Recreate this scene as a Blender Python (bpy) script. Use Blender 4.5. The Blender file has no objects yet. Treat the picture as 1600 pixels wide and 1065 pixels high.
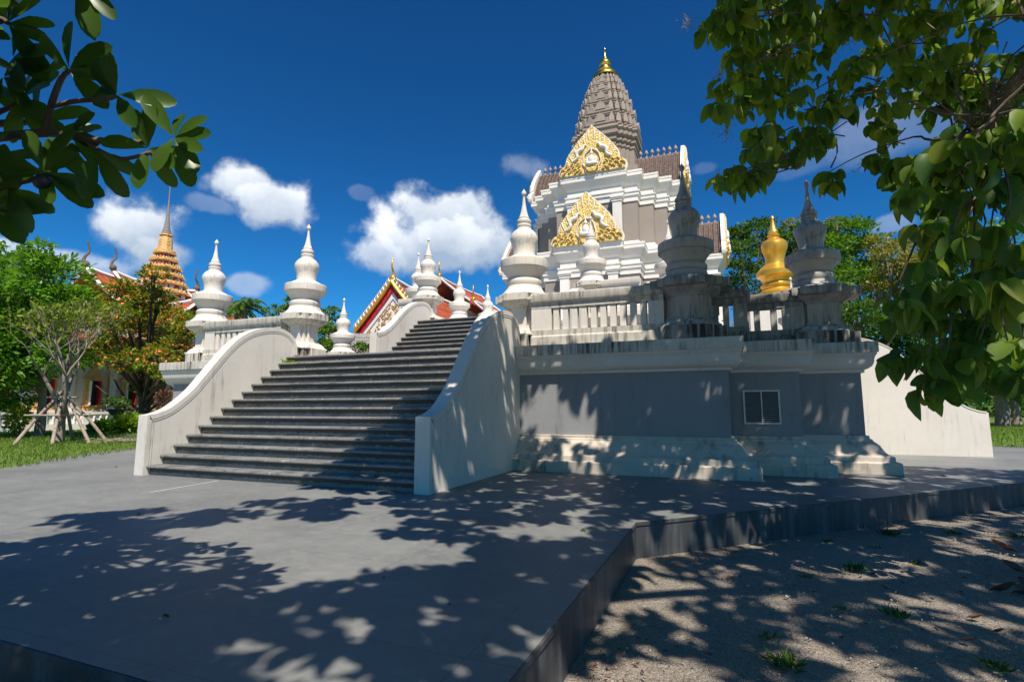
import bpy, math, random
import numpy as np
from mathutils import Vector, Matrix, Quaternion, noise as mnoise
R = math.radians
random.seed(7)
rng = np.random.default_rng(11)
scene = bpy.context.scene
col = scene.collection

# ------------------------------------------------------------------ camera
F_PX = 830.0; PITCH = .1257; ROLL = .0009; YAW = .3818; CAMH = 1.168
_cy, _sy = math.cos(YAW), math.sin(YAW)
_fw = np.array([-_sy, _cy, 0]); _rt = np.array([_cy, _sy, 0]); _up = np.array([0, 0, 1.])
_cp, _sp = math.cos(PITCH), math.sin(PITCH)
FWD = _fw*_cp + _up*_sp; _u = _up*_cp - _fw*_sp
_cr, _sr = math.cos(ROLL), math.sin(ROLL)
RGT = _rt*_cr - _u*_sr; UPV = _u*_cr + _rt*_sr
cam_d = bpy.data.cameras.new('camera'); cam = bpy.data.objects.new('camera', cam_d); col.objects.link(cam)
cam_d.sensor_width = 36; cam_d.lens = F_PX/1600*36; cam_d.clip_end = 3000; cam_d.clip_start = .05
cam.matrix_world = Matrix(((RGT[0], UPV[0], -FWD[0], 0), (RGT[1], UPV[1], -FWD[1], 0), (RGT[2], UPV[2], -FWD[2], CAMH), (0, 0, 0, 1)))
scene.camera = cam
def at(x, y, d):                       # point of the world seen at (x, y) of the 1600 px photo, d metres deep
    v = RGT*((x-800)/F_PX) - UPV*((y-532.5)/F_PX) + FWD
    return v*d + np.array([0, 0, CAMH])
def atY(x, y, Y):
    v = RGT*((x-800)/F_PX) - UPV*((y-532.5)/F_PX) + FWD
    return v*(Y/v[1]) + np.array([0, 0, CAMH])
def atZ(x, y, Z=0.0):
    v = RGT*((x-800)/F_PX) - UPV*((y-532.5)/F_PX) + FWD
    return v*((Z-CAMH)/v[2]) + np.array([0, 0, CAMH])
def proj(p):
    v = np.asarray(p, float) - np.array([0, 0, CAMH]); d = v@FWD
    if d < .05: return (-9999, -9999, d)
    return (800+F_PX*(v@RGT)/d, 532.5-F_PX*(v@UPV)/d, d)
SUN = np.array([.38, -.53, 1.0]); SUN = SUN/np.linalg.norm(SUN)

# ------------------------------------------------------------------ materials
def newmat(name):
    m = bpy.data.materials.new(name); m.use_nodes = True
    nt = m.node_tree; nt.nodes.clear()
    return m, nt
class N:
    def __init__(s, nt): s.nt = nt
    def n(s, t, **kw):
        nd = s.nt.nodes.new(t)
        for k, v in kw.items():
            if k.startswith('_'): setattr(nd, k[1:], v)
            else:
                key = k.replace('__', ' ')
                nd.inputs[key].default_value = v
        return nd
    def l(s, a, b): s.nt.links.new(a, b)
    def coord(s, scale=(1, 1, 1), kind='Object'):
        tc = s.n('ShaderNodeTexCoord'); mp = s.n('ShaderNodeMapping'); mp.inputs['Scale'].default_value = scale
        s.l(tc.outputs[kind], mp.inputs['Vector']); return mp.outputs['Vector']
    def noise(s, vec, scale, detail=4, rough=.6, dist=0):
        nd = s.n('ShaderNodeTexNoise'); nd.inputs['Scale'].default_value = scale; nd.inputs['Detail'].default_value = detail
        nd.inputs['Roughness'].default_value = rough; nd.inputs['Distortion'].default_value = dist
        s.l(vec, nd.inputs['Vector']); return nd.outputs['Fac']
    def ramp(s, fac, a, b, ca=(0, 0, 0, 1), cb=(1, 1, 1, 1)):
        nd = s.n('ShaderNodeValToRGB'); e = nd.color_ramp.elements
        e[0].position = a; e[0].color = ca; e[1].position = b; e[1].color = cb
        s.l(fac, nd.inputs['Fac']); return nd.outputs['Color']
    def mix(s, fac, a, b, mode='MIX'):
        nd = s.n('ShaderNodeMix'); nd.data_type = 'RGBA'; nd.blend_type = mode
        for i, v in ((0, fac), (6, a), (7, b)):
            if isinstance(v, (int, float)): nd.inputs[i].default_value = v
            elif isinstance(v, tuple): nd.inputs[i].default_value = v if len(v) == 4 else (*v, 1)
            else: s.l(v, nd.inputs[i])
        return nd.outputs[2]
    def math(s, op, a, b=0.0, c=None):
        nd = s.n('ShaderNodeMath'); nd.operation = op
        for i, v in enumerate((a, b) if c is None else (a, b, c)):
            if isinstance(v, (int, float)): nd.inputs[i].default_value = v
            else: s.l(v, nd.inputs[i])
        return nd.outputs[0]
    def bump(s, h, strength=.3, dist=.02, normal=None):
        nd = s.n('ShaderNodeBump'); nd.inputs['Strength'].default_value = strength; nd.inputs['Distance'].default_value = dist
        s.l(h, nd.inputs['Height'])
        if normal is not None: s.l(normal, nd.inputs['Normal'])
        return nd.outputs['Normal']
    def out(s, color, rough=.7, normal=None, metal=0.0, spec=.5):
        p = s.n('ShaderNodeBsdfPrincipled'); o = s.n('ShaderNodeOutputMaterial')
        for k, v in (('Base Color', color), ('Roughness', rough), ('Metallic', metal), ('Specular IOR Level', spec)):
            if isinstance(v, (int, float)): p.inputs[k].default_value = v
            elif isinstance(v, tuple): p.inputs[k].default_value = v if len(v) == 4 else (*v, 1)
            else: s.l(v, p.inputs[k])
        if normal is not None: s.l(normal, p.inputs['Normal'])
        s.l(p.outputs[0], o.inputs[0]); return p

def plaster(name, base, stain=.3, stain_col=(.06, .058, .05), warm=(.62, .53, .42), rough=.75, streak=(9, 9, .7), th=.58):
    m, nt = newmat(name); s = N(nt)
    v = s.coord((1, 1, 1)); vs = s.coord(streak)
    big = s.noise(v, .9, 5, .65); st = s.noise(vs, 1.6, 6, .7)
    c = s.mix(s.ramp(big, .35, .75), base, tuple(x*.86 for x in base))
    wn = s.noise(s.coord((2.2, 2.2, .8)), 1.3, 4)
    c = s.mix(s.math('MULTIPLY', s.ramp(wn, .55, .8), .4), c, warm)
    sm = s.math('MULTIPLY', s.ramp(st, th, th+.16), s.ramp(big, .38, .62))
    c = s.mix(s.math('MULTIPLY', sm, stain), c, stain_col)
    fine = s.noise(v, 60, 3)
    b = s.bump(fine, .25, .004); b = s.bump(s.noise(v, 5, 3), .15, .02, b)
    s.out(c, rough, b); return m
M = {}
M['plaster'] = plaster('white_plaster', (.67, .635, .575), .5, (.2, .18, .15), th=.55)
M['plaster_wall'] = plaster('stair_wall_plaster', (.65, .62, .565), .6, (.22, .195, .165), th=.53, streak=(5, 5, .6))
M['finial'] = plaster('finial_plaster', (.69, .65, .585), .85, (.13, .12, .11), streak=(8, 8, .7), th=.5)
M['finial_dark'] = plaster('shaded_weathered_plaster', (.40, .39, .365), .95, (.035, .033, .03), streak=(8, 8, .7), th=.46)  # base darkened to hold the tree shade, with real black staining over it
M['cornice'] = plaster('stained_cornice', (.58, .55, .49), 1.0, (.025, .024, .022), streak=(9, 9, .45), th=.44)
M['cornice_black'] = plaster('shaded_stained_cornice', (.36, .35, .325), 1.0, (.016, .016, .015), streak=(8, 8, .4), th=.38)  # darker cornice copy: tree shade put into the base, real stain on top
M['course'] = plaster('stained_course', (.56, .53, .47), .9, (.05, .045, .04), streak=(7, 7, .5), th=.47)
M['plinth'] = plaster('plinth_plaster', (.53, .47, .40), .8, (.05, .045, .04), streak=(4, 4, 1.0), th=.48)
M['bluegrey'] = plaster('grey_wall_paint', (.27, .28, .295), .6, (.11, .11, .11), (.30, .30, .295), .8, streak=(3, 3, .4), th=.52)
M['taupe'] = plaster('taupe_paint', (.29, .25, .215), .2, (.12, .10, .09), (.31, .27, .23), .8)
M['prang'] = plaster('prang_paint', (.31, .26, .215), .75, (.07, .06, .05), (.32, .28, .24), .85, (3, 3, .5), .55)
M['towerwhite'] = plaster('tower_white', (.74, .71, .655), .25, (.25, .24, .22), (.7, .66, .6), .7)
M['white2'] = plaster('temple_white', (.76, .73, .70), .2)

def simple(name, base, rough=.6, metal=0, var=.15, scale=8, bump=.2, bscale=40, spec=.5):
    m, nt = newmat(name); s = N(nt); v = s.coord()
    c = s.mix(s.ramp(s.noise(v, scale, 4), .3, .7), tuple(x*(1-var) for x in base), tuple(min(1, x*(1+var)) for x in base))
    s.out(c, rough, s.bump(s.noise(v, bscale, 3), bump, .01), metal, spec); return m
def gold(name, base=(.80, .47, .08), rough=.3, metal=1.0, rel=0.0, white=0.0):
    m, nt = newmat(name); s = N(nt); v = s.coord()
    vor = s.n('ShaderNodeTexVoronoi'); vor.inputs['Scale'].default_value = 9; s.l(v, vor.inputs['Vector'])
    n1 = s.noise(v, 14, 3, .6, 1.5)
    h = s.math('ADD', vor.outputs['Distance'], n1)
    c = s.mix(s.ramp(s.noise(v, 3, 4), .3, .7), tuple(x*.85 for x in base), base)
    if white: c = s.mix(s.math('MULTIPLY', s.ramp(n1, .56, .62), white), c, (.78, .74, .6))
    b = s.bump(h, rel, .12) if rel else s.bump(s.noise(v, 6, 3), .1, .02)
    s.out(c, rough, b, metal); return m
M['gold'] = gold('gold_leaf')
M['goldrel'] = gold('gold_relief', (.76, .52, .13), .42, .25, .6, .7)
M['goldpaint'] = gold('gold_paint', (.78, .42, .05), .32, .6, 0)
M['orangegold'] = gold('orange_gold', (.74, .43, .13), .5, .1, .5, .45)
M['redsoffit'] = simple('red_lacquer', (.48, .02, .03), .45)
M['roofbrown'] = simple('brown_roof', (.10, .068, .055), .8, var=.6, scale=5)
M['darkmetal'] = simple('dark_metal', (.03, .03, .035), .5)
M['whitemetal'] = simple('white_metal', (.62, .62, .6), .5)
M['bark'] = simple('bark', (.13, .095, .07), .9, var=.4, scale=6, bump=.8, bscale=18)
M['greybark'] = simple('grey_bark', (.23, .19, .155), .9, var=.35, scale=7, bump=.6, bscale=20)
M['darkbark'] = simple('dark_bark', (.05, .038, .03), .9, var=.4, scale=7, bump=.8, bscale=14)
M['wood'] = simple('prop_wood', (.30, .24, .19), .85, var=.3, scale=9, bump=.5)
M['dryleaf'] = simple('dry_leaf', (.13, .06, .035), .7, var=.5, scale=20)
M['shingle'] = simple('grey_shingle', (.22, .20, .19), .9, var=.5, scale=12)
M['flower'] = simple('orange_flower', (.75, .17, .03), .6)
M['panicle'] = simple('seed_panicle', (.38, .30, .16), .8)

def tiles(name, a, b, sc=3.2):
    m, nt = newmat(name); s = N(nt); v = s.coord()
    br = s.n('ShaderNodeTexBrick'); br.inputs['Scale'].default_value = sc; br.inputs['Color1'].default_value = (*a, 1)
    br.inputs['Color2'].default_value = (*b, 1); br.inputs['Mortar'].default_value = (.12, .03, .02, 1); br.inputs['Mortar Size'].default_value = .03
    br.inputs['Brick Width'].default_value = .5; br.inputs['Row Height'].default_value = .5
    tc = s.n('ShaderNodeTexCoord'); sp = s.n('ShaderNodeSeparateXYZ'); cb = s.n('ShaderNodeCombineXYZ')
    s.l(tc.outputs['Object'], sp.inputs[0]); s.l(sp.outputs['Y'], cb.inputs['X'])
    s.l(s.math('ADD', sp.outputs['X'], sp.outputs['Z']), cb.inputs['Y']); s.l(cb.outputs[0], br.inputs['Vector'])
    c = s.mix(s.ramp(s.noise(v, 1.5, 4), .35, .7), br.outputs['Color'], (*[x*.6 for x in a], 1))
    s.out(c, .5, s.bump(br.outputs['Fac'], -.4, .03)); return m
M['redtile'] = tiles('orange_tile', (.46, .085, .03), (.56, .14, .05))
M['redtile2'] = tiles('red_tile', (.40, .05, .03), (.50, .09, .04))

def step_mat(name='slate_step', base=(.20, .21, .21)):
    m, nt = newmat(name); s = N(nt); v = s.coord(); vs = s.coord((3, 3, .5))
    n1 = s.noise(v, 2.2, 5, .65); st = s.noise(s.coord((5, 1, .6)), 2.2, 6, .75)
    c = s.mix(s.ramp(n1, .3, .7), tuple(x*.72 for x in base), base)
    c = s.mix(s.math('MULTIPLY', s.ramp(st, .55, .66), .75), c, (.025, .025, .025))
    lime = s.noise(s.coord((9, .6, 1.2)), 1.7, 5, .7)
    c = s.mix(s.math('MULTIPLY', s.ramp(lime, .60, .67), .75), c, (.5, .49, .46))
    tan = s.noise(s.coord((2, .3, 6)), 1.0, 4)
    c = s.mix(s.math('MULTIPLY', s.ramp(tan, .55, .75), .45), c, (.27, .24, .19))
    gn = s.n('ShaderNodeNewGeometry'); sx = s.n('ShaderNodeSeparateXYZ'); s.l(gn.outputs['True Normal'], sx.inputs[0])
    c = s.mix(s.ramp(sx.outputs['Z'], .1, .6, (.5, .5, .5, 1), (0, 0, 0, 1)), c, (.235, .215, .18))
    c = s.mix(s.math('MULTIPLY', s.ramp(s.noise(s.coord((1.5, 1, 9)), 1.6, 5, .8), .5, .62), .7), c, (.05, .048, .045))
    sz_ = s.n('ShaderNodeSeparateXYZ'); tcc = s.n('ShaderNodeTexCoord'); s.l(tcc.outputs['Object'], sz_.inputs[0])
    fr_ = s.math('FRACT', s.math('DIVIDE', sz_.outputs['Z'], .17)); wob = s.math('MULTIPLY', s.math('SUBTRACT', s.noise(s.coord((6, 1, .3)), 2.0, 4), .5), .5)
    band = s.math('MULTIPLY', s.math('GREATER_THAN', s.math('ADD', fr_, wob), .34), s.math('LESS_THAN', fr_, .735))  # dark band paints the nosing's shadow onto the upper riser
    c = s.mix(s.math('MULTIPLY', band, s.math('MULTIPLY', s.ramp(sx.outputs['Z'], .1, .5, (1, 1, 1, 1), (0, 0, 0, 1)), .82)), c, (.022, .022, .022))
    s.out(c, .55, s.bump(s.noise(v, 50, 3), .25, .004)); return m
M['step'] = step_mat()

def paving_mat():
    m, nt = newmat('grey_paving'); s = N(nt); v = s.coord()
    br = s.n('ShaderNodeTexBrick'); br.offset = 0.0; br.inputs['Scale'].default_value = 1.0
    br.inputs['Brick Width'].default_value = 1.2; br.inputs['Row Height'].default_value = .6
    br.inputs['Mortar Size'].default_value = .0035; br.inputs['Mortar Smooth'].default_value = .3
    br.inputs['Color1'].default_value = (.182, .192, .190, 1); br.inputs['Color2'].default_value = (.20, .208, .205, 1)
    br.inputs['Mortar'].default_value = (.10, .105, .105, 1); s.l(v, br.inputs['Vector'])
    n1 = s.noise(v, .7, 6, .7); n2 = s.noise(v, 9, 5, .7)
    c = s.mix(s.math('MULTIPLY', s.ramp(n1, .38, .62), .75), br.outputs['Color'], (.118, .127, .128))
    c = s.mix(s.math('MULTIPLY', s.ramp(n2, .48, .75), .5), c, (.27, .27, .26))
    n3 = s.noise(v, 2.6, 6, .75, .6); c = s.mix(s.math('MULTIPLY', s.ramp(n3, .56, .64), .35), c, (.12, .12, .122))
    sp = s.noise(v, 70, 2); c = s.mix(s.math('MULTIPLY', s.ramp(sp, .66, .72), .35), c, (.35, .34, .33))
    rg = s.n('ShaderNodeMapRange'); rg.inputs[3].default_value = .42; rg.inputs[4].default_value = .7; s.l(n2, rg.inputs[0])
    b = s.bump(s.noise(v, 130, 2), .18, .003); b = s.bump(br.outputs['Fac'], -.3, .006, b)
    s.out(c, rg.outputs[0], b); return m
M['paving'] = paving_mat()
def edge_mat():
    m, nt = newmat('slate_edge'); s = N(nt); v = s.coord(); st = s.noise(s.coord((4, 4, .25)), 1.8, 5, .7)
    c = s.mix(s.ramp(st, .45, .7), (.045, .048, .052), (.12, .125, .13))
    c = s.mix(s.math('MULTIPLY', s.ramp(s.noise(v, 3, 5), .5, .7), .5), c, (.03, .032, .034))
    s.out(c, .5, s.bump(s.noise(v, 60, 3), .2, .004)); return m
M['edge'] = edge_mat()
def gravel_mat():
    m, nt = newmat('sandy_gravel'); s = N(nt); v = s.coord()
    n1 = s.noise(v, .8, 6, .7); n2 = s.noise(v, 28, 4, .8)
    vor = s.n('ShaderNodeTexVoronoi'); vor.inputs['Scale'].default_value = 42; s.l(v, vor.inputs['Vector'])
    c = s.mix(s.ramp(n1, .3, .7), (.50, .43, .36), (.62, .545, .46))
    c = s.mix(s.math('MULTIPLY', s.ramp(n2, .45, .7), .7), c, (.27, .225, .185))
    n5 = s.noise(v, 95, 3, .9); c = s.mix(s.math('MULTIPLY', s.ramp(n5, .54, .6), .8), c, (.10, .085, .07)); n6 = s.noise(s.coord((1.03, .97, 1)), 130, 2, .9); c = s.mix(s.math('MULTIPLY', s.ramp(n6, .6, .66), .8), c, (.62, .58, .52))
    c = s.mix(s.math('MULTIPLY', s.ramp(vor.outputs['Distance'], .12, .3, (1, 1, 1, 1), (0, 0, 0, 1)), .4), c, (.5, .46, .4))
    b = s.bump(n2, 1.0, .05); b = s.bump(vor.outputs['Distance'], .6, .012, b); b = s.bump(s.noise(v, 7, 5, .7), .8, .09, b)
    s.out(c, .9, b); return m
M['gravel'] = gravel_mat()
def grass_mat(name, a, b, c3):
    m, nt = newmat(name); s = N(nt); v = s.coord()
    c = s.mix(s.ramp(s.noise(v, .5, 6, .7), .35, .65), a, b)
    c = s.mix(s.math('MULTIPLY', s.ramp(s.noise(v, 1.3, 5, .7), .55, .75), .7), c, c3)
    c = s.mix(s.ramp(s.noise(v, 22, 3, .8), .4, .75), c, tuple(x*.55 for x in b))
    s.out(c, .9, s.bump(s.noise(v, 30, 3), .8, .05)); return m
M['lawn'] = grass_mat('lawn_green', (.085, .16, .015), (.12, .21, .02), (.22, .20, .07))
M['earth'] = grass_mat('far_ground', (.07, .12, .02), (.11, .17, .03), (.16, .14, .08))

def leaf_mat(name, cols, rough=.45, trans=.35, gloss=.08):
    m, nt = newmat(name); s = N(nt)
    g = s.n('ShaderNodeNewGeometry'); cr = s.n('ShaderNodeValToRGB'); e = cr.color_ramp.elements
    while len(e) < len(cols): e.new(.5)
    for i, c in enumerate(cols): e[i].position = i/max(1, len(cols)-1); e[i].color = (*c, 1)
    s.l(g.outputs['Random Per Island'], cr.inputs['Fac'])
    v = s.coord(); c = s.mix(s.math('MULTIPLY', s.ramp(s.noise(v, 1.2, 3), .4, .7), .35), cr.outputs['Color'], tuple(x*.6 for x in cols[0]))
    d = s.n('ShaderNodeBsdfPrincipled'); d.inputs['Roughness'].default_value = rough; d.inputs['Specular IOR Level'].default_value = .4
    t = s.n('ShaderNodeBsdfTranslucent'); mx = s.n('ShaderNodeMixShader'); o = s.n('ShaderNodeOutputMaterial')
    tc = s.mix(1.0, c, (1.5, 1.5, .5), 'MULTIPLY')
    s.l(c, d.inputs['Base Color']); s.l(tc, t.inputs['Color']); mx.inputs[0].default_value = trans
    s.l(d.outputs[0], mx.inputs[1]); s.l(t.outputs[0], mx.inputs[2]); s.l(mx.outputs[0], o.inputs[0])
    return m
M['teak'] = leaf_mat('teak_leaf', [(.07, .16, .035), (.13, .24, .035), (.20, .31, .035), (.09, .20, .06), (.34, .38, .05), (.08, .18, .04), (.27, .37, .04)], .5, .55)
M['plum'] = leaf_mat('plumeria_leaf', [(.04, .10, .016), (.06, .13, .016), (.08, .16, .02)], .35, .45)
M['frang'] = leaf_mat('frangipani_leaf', [(.07, .19, .015), (.11, .27, .02), (.17, .34, .03), (.05, .14, .015)], .4, .35)
M['flameleaf'] = leaf_mat('flame_tree_leaf', [(.11, .18, .02), (.18, .26, .03), (.27, .31, .03), (.08, .14, .02)], .5, .35)
M['bgA'] = leaf_mat('deep_green_leaf', [(.035, .085, .015), (.06, .14, .018), (.10, .20, .02)], .45, .3)
M['bgB'] = leaf_mat('mid_green_leaf', [(.05, .13, .015), (.09, .21, .018), (.15, .29, .025)], .45, .35)
M['bgC'] = leaf_mat('yellow_leaf', [(.20, .20, .04), (.30, .27, .07), (.13, .16, .03)], .6, .3)
M['palm'] = leaf_mat('palm_leaf', [(.05, .12, .012), (.10, .18, .02)], .45, .3)
M['fern'] = leaf_mat('bright_shrub_leaf', [(.14, .26, .02), (.22, .34, .03), (.30, .40, .05)], .5, .35)
M['weed'] = leaf_mat('weed_leaf', [(.05, .12, .02), (.10, .18, .03)], .6, .3)
M['grassblade'] = leaf_mat('grass_blade', [(.09, .18, .015), (.13, .24, .02), (.2, .24, .05)], .6, .35)

# ------------------------------------------------------------------ mesh helpers
class MB:
    def __init__(s): s.v = []; s.f = []
    def add(s, vs, fs):
        o = len(s.v); s.v += [tuple(map(float, p)) for p in vs]; s.f += [tuple(i+o for i in f) for f in fs]; return s
    def box(s, x0, x1, y0, y1, z0, z1):
        return s.add([(x0,y0,z0),(x1,y0,z0),(x1,y1,z0),(x0,y1,z0),(x0,y0,z1),(x1,y0,z1),(x1,y1,z1),(x0,y1,z1)],
                     [(3,2,1,0),(4,5,6,7),(0,1,5,4),(1,2,6,5),(2,3,7,6),(3,0,4,7)])
    def loft(s, rings, cap0=True, cap1=True):
        n = len(rings[0]); o = len(s.v)
        for r in rings: s.v += [tuple(map(float, p)) for p in r]
        for k in range(len(rings)-1):
            for i in range(n):
                j = (i+1) % n
                s.f.append((o+k*n+i, o+k*n+j, o+(k+1)*n+j, o+(k+1)*n+i))
        if cap0: s.f.append(tuple(o+i for i in reversed(range(n))))
        if cap1: s.f.append(tuple(o+(len(rings)-1)*n+i for i in range(n)))
        return s
    def lathe(s, prof, c=(0,0), n=32, rot=0):
        rings = [[(c[0]+r*math.cos(rot+2*math.pi*i/n), c[1]+r*math.sin(rot+2*math.pi*i/n), z) for i in range(n)] for r, z in prof]
        return s.loft(rings)
    def tube(s, pts, rad, n=6, cap=True):
        pts = [Vector(p) for p in pts]; rings = []
        if isinstance(rad, (int, float)): rad = [rad]*len(pts)
        up = Vector((0.13, .21, 1)).normalized()
        for i, p in enumerate(pts):
            t = (pts[min(i+1, len(pts)-1)]-pts[max(i-1, 0)]).normalized()
            a = t.cross(up)
            if a.length < .1: a = t.cross(Vector((1, 0, 0)))
            a.normalize(); b = t.cross(a)
            rings.append([tuple(p+(a*math.cos(2*math.pi*k/n)+b*math.sin(2*math.pi*k/n))*rad[i]) for k in range(n)])
        return s.loft(rings, cap, cap)
    def extr(s, poly, axis, a, b):      # polygon extruded along axis; poly in the other two axes (in xyz order)
        def P(p, t):
            return (t, p[0], p[1]) if axis == 0 else (p[0], t, p[1]) if axis == 1 else (p[0], p[1], t)
        return s.loft([[P(p, a) for p in poly], [P(p, b) for p in poly]])
    def xf(s, M4):
        s.v = [tuple(M4 @ Vector(p)) for p in s.v]; return s
    def build(s, name, mat, parent=None, smooth=None, bevel=0, fix=True):
        me = bpy.data.meshes.new(name); me.from_pydata(s.v, [], s.f); me.update()
        if fix:
            import bmesh
            bm = bmesh.new(); bm.from_mesh(me); bmesh.ops.recalc_face_normals(bm, faces=bm.faces[:]); bm.to_mesh(me); bm.free()
        me.materials.append(M[mat] if isinstance(mat, str) else mat)
        if smooth is not None:
            me.polygons.foreach_set('use_smooth', [True]*len(me.polygons)); me.set_sharp_from_angle(angle=R(smooth))
        o = bpy.data.objects.new(name, me); col.objects.link(o)
        if parent is not None:
            o.parent = parent

        if bevel:
            b = o.modifiers.new('bevel', 'BEVEL'); b.width = bevel; b.segments = 2; b.limit_method = 'ANGLE'; b.angle_limit = R(35)
        return o
def tag(o, label=None, cat=None, group=None, kind=None):
    if label: o['label'] = label
    if cat: o['category'] = cat
    if group: o['group'] = group
    if kind: o['kind'] = kind
    return o
def empty(name, loc=(0, 0, 0), rz=0.0):
    o = bpy.data.objects.new(name, None); col.objects.link(o); o.location = loc; o.rotation_euler = (0, 0, rz); o.empty_display_size = .3
    return o
def copy_tree(o, parent=None):
    c = o.copy(); col.objects.link(c); c.parent = parent
    for ch in [x for x in bpy.data.objects if x.parent == o]: copy_tree(ch, c)
    return c
def offp(poly, d):                      # offset a counter-clockwise right-angled polygon outward
    n = len(poly); out = []
    for i in range(n):
        a, b, c = poly[i-1], poly[i], poly[(i+1) % n]
        e1 = (b[0]-a[0], b[1]-a[1]); e2 = (c[0]-b[0], c[1]-b[1])
        l1 = math.hypot(*e1); l2 = math.hypot(*e2)
        n1 = (e1[1]/l1, -e1[0]/l1); n2 = (e2[1]/l2, -e2[0]/l2)
        if abs(n1[0]*n2[0]+n1[1]*n2[1]) > .9: out.append((b[0]+n1[0]*d, b[1]+n1[1]*d))
        else: out.append((b[0]+(n1[0]+n2[0])*d, b[1]+(n1[1]+n2[1])*d))
    return out
def redent(cs):                         # outline with four-fold symmetry: cs = outer corners from the front face to the diagonal and on, (x, y>0)
    q = []                              # quadrant x>0,y<0 first, counter-clockwise
    pts = []
    for i, (x, y) in enumerate(cs):
        if i: pts.append((cs[i-1][0], y))
        pts.append((x, y))
    # pts run from front (small x, big y) to side (big x, small y); front = -y
    quad = [(x, -y) for x, y in pts]
    for k in range(4):
        c, s_ = [(1, 0), (0, 1), (-1, 0), (0, -1)][k]
        q += [(c*x - s_*y, s_*x + c*y) for x, y in quad]
    return q
def mould(mb, poly, prof, cap0=True, cap1=True, c=(0, 0)):
    mb.loft([[(x+c[0], y+c[1], z) for x, y in offp(poly, d)] for d, z in prof], cap0, cap1); return mb
def catmull(pts, n=6):
    out = []
    P = [np.array(p, float) for p in pts]; P = [2*P[0]-P[1]] + P + [2*P[-1]-P[-2]]
    for i in range(1, len(P)-2):
        for k in range(n):
            t = k/n
            out.append(tuple(.5*((2*P[i]) + (-P[i-1]+P[i+1])*t + (2*P[i-1]-5*P[i]+4*P[i+1]-P[i+2])*t*t + (-P[i-1]+3*P[i]-3*P[i+1]+P[i+2])*t**3)))
    out.append(tuple(P[-2])); return out
def np_mesh(name, V, Fq, mat, parent=None, smooth=False):
    """V (n,3), Fq (m,k) constant-size faces"""
    me = bpy.data.meshes.new(name); n, k = Fq.shape
    me.vertices.add(len(V)); me.vertices.foreach_set('co', V.astype(np.float32).ravel())
    me.loops.add(n*k); me.loops.foreach_set('vertex_index', Fq.astype(np.int32).ravel())
    me.polygons.add(n); me.polygons.foreach_set('loop_start', np.arange(0, n*k, k, dtype=np.int32))
    if smooth: me.polygons.foreach_set('use_smooth', np.ones(n, bool))
    me.update(calc_edges=True); me.validate()
    me.materials.append(M[mat])
    o = bpy.data.objects.new(name, me); col.objects.link(o)
    if parent is not None: o.parent = parent
    return o
def unit(a): return a/np.maximum(1e-9, np.linalg.norm(a, axis=-1, keepdims=True))
# leaf templates: (verts (k,3): x across, y along, z up; faces quads)
def leaf_template(outline, fold=.12, droop=.15):
    """outline: list of (y, halfwidth) from stalk to tip"""
    V = []; Fc = []
    for y, w in outline:
        z = -droop*y*y
        V += [(-w, y, z+fold*w), (0, y, z), (w, y, z+fold*w)]
    for i in range(len(outline)-1):
        a = 3*i; Fc += [(a, a+1, a+4, a+3), (a+1, a+2, a+5, a+4)]
    return np.array(V), np.array(Fc)
T_TEAK = leaf_template([(0, .015), (.08, .14), (.28, .31), (.52, .40), (.75, .36), (.92, .22), (1, .03)], .3, .4)
T_TEAK2 = leaf_template([(0, .015), (.10, .12), (.3, .26), (.55, .34), (.78, .30), (.93, .15), (1, .02)], .95, .8)
T_PLUM = leaf_template([(0, .015), (.12, .05), (.35, .15), (.62, .20), (.85, .165), (.96, .09), (1, .01)], .25, .15)
T_DIA = (np.array([(0, 0, 0), (.28, .45, .08), (0, 1, -.06), (-.28, .45, .08)], float), np.array([(0, 1, 2, 3)]))
T_OVAL = (np.array([(0, 0, 0), (.15, .35, .05), (.15, .75, .03), (0, 1, -.1), (-.15, .75, .03), (-.15, .35, .05)], float), np.array([(0, 1, 2, 3, 4, 5)]))
T_LONG = (np.array([(0, 0, 0), (.13, .4, .04), (0, 1, -.15), (-.13, .4, .04)], float), np.array([(0, 1, 2, 3)]))
def leaves(pos, direc, nrm, size, tpl):
    """instances of tpl at pos with y along direc, z about nrm"""
    tv, tf = tpl; y = unit(direc); x = unit(np.cross(y, nrm)); z = np.cross(x, y)
    s = size[:, None, None]
    V = pos[:, None, :] + s*(tv[None, :, 0:1]*x[:, None, :] + tv[None, :, 1:2]*y[:, None, :] + tv[None, :, 2:3]*z[:, None, :])
    Fc = tf[None] + (np.arange(len(pos))*len(tv))[:, None, None]
    return V.reshape(-1, 3), Fc.reshape(-1, tf.shape[1])
def rdir(n, up=0.0):
    d = rng.normal(size=(n, 3)); d[:, 2] += up; return unit(d)


# ================================================================== SETTING
CX, CYT = -6.9, 19.3                      # centre of the terrace
g = MB()
# gravel ground, one sheet to the horizon, lower than the paving
xs = [-900, -120, -40, -16, -8, -4, -2, 0, 2, 4, 6, 9, 14, 30, 120, 900]; ys = [-900, -60, -12, -4, 0, 2, 4, 6, 8, 11, 15, 24, 60, 200, 900]
g.v = [(x, y, -.36 + .03*math.sin(x*1.7)*math.cos(y*1.3) if abs(x) < 12 and abs(y) < 14 else -.36) for y in ys for x in xs]
nx = len(xs)
g.f = [(j*nx+i, j*nx+i+1, (j+1)*nx+i+1, (j+1)*nx+i) for j in range(len(ys)-1) for i in range(nx-1)]
tag(g.build('ground', 'gravel', fix=False), kind='structure')
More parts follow.
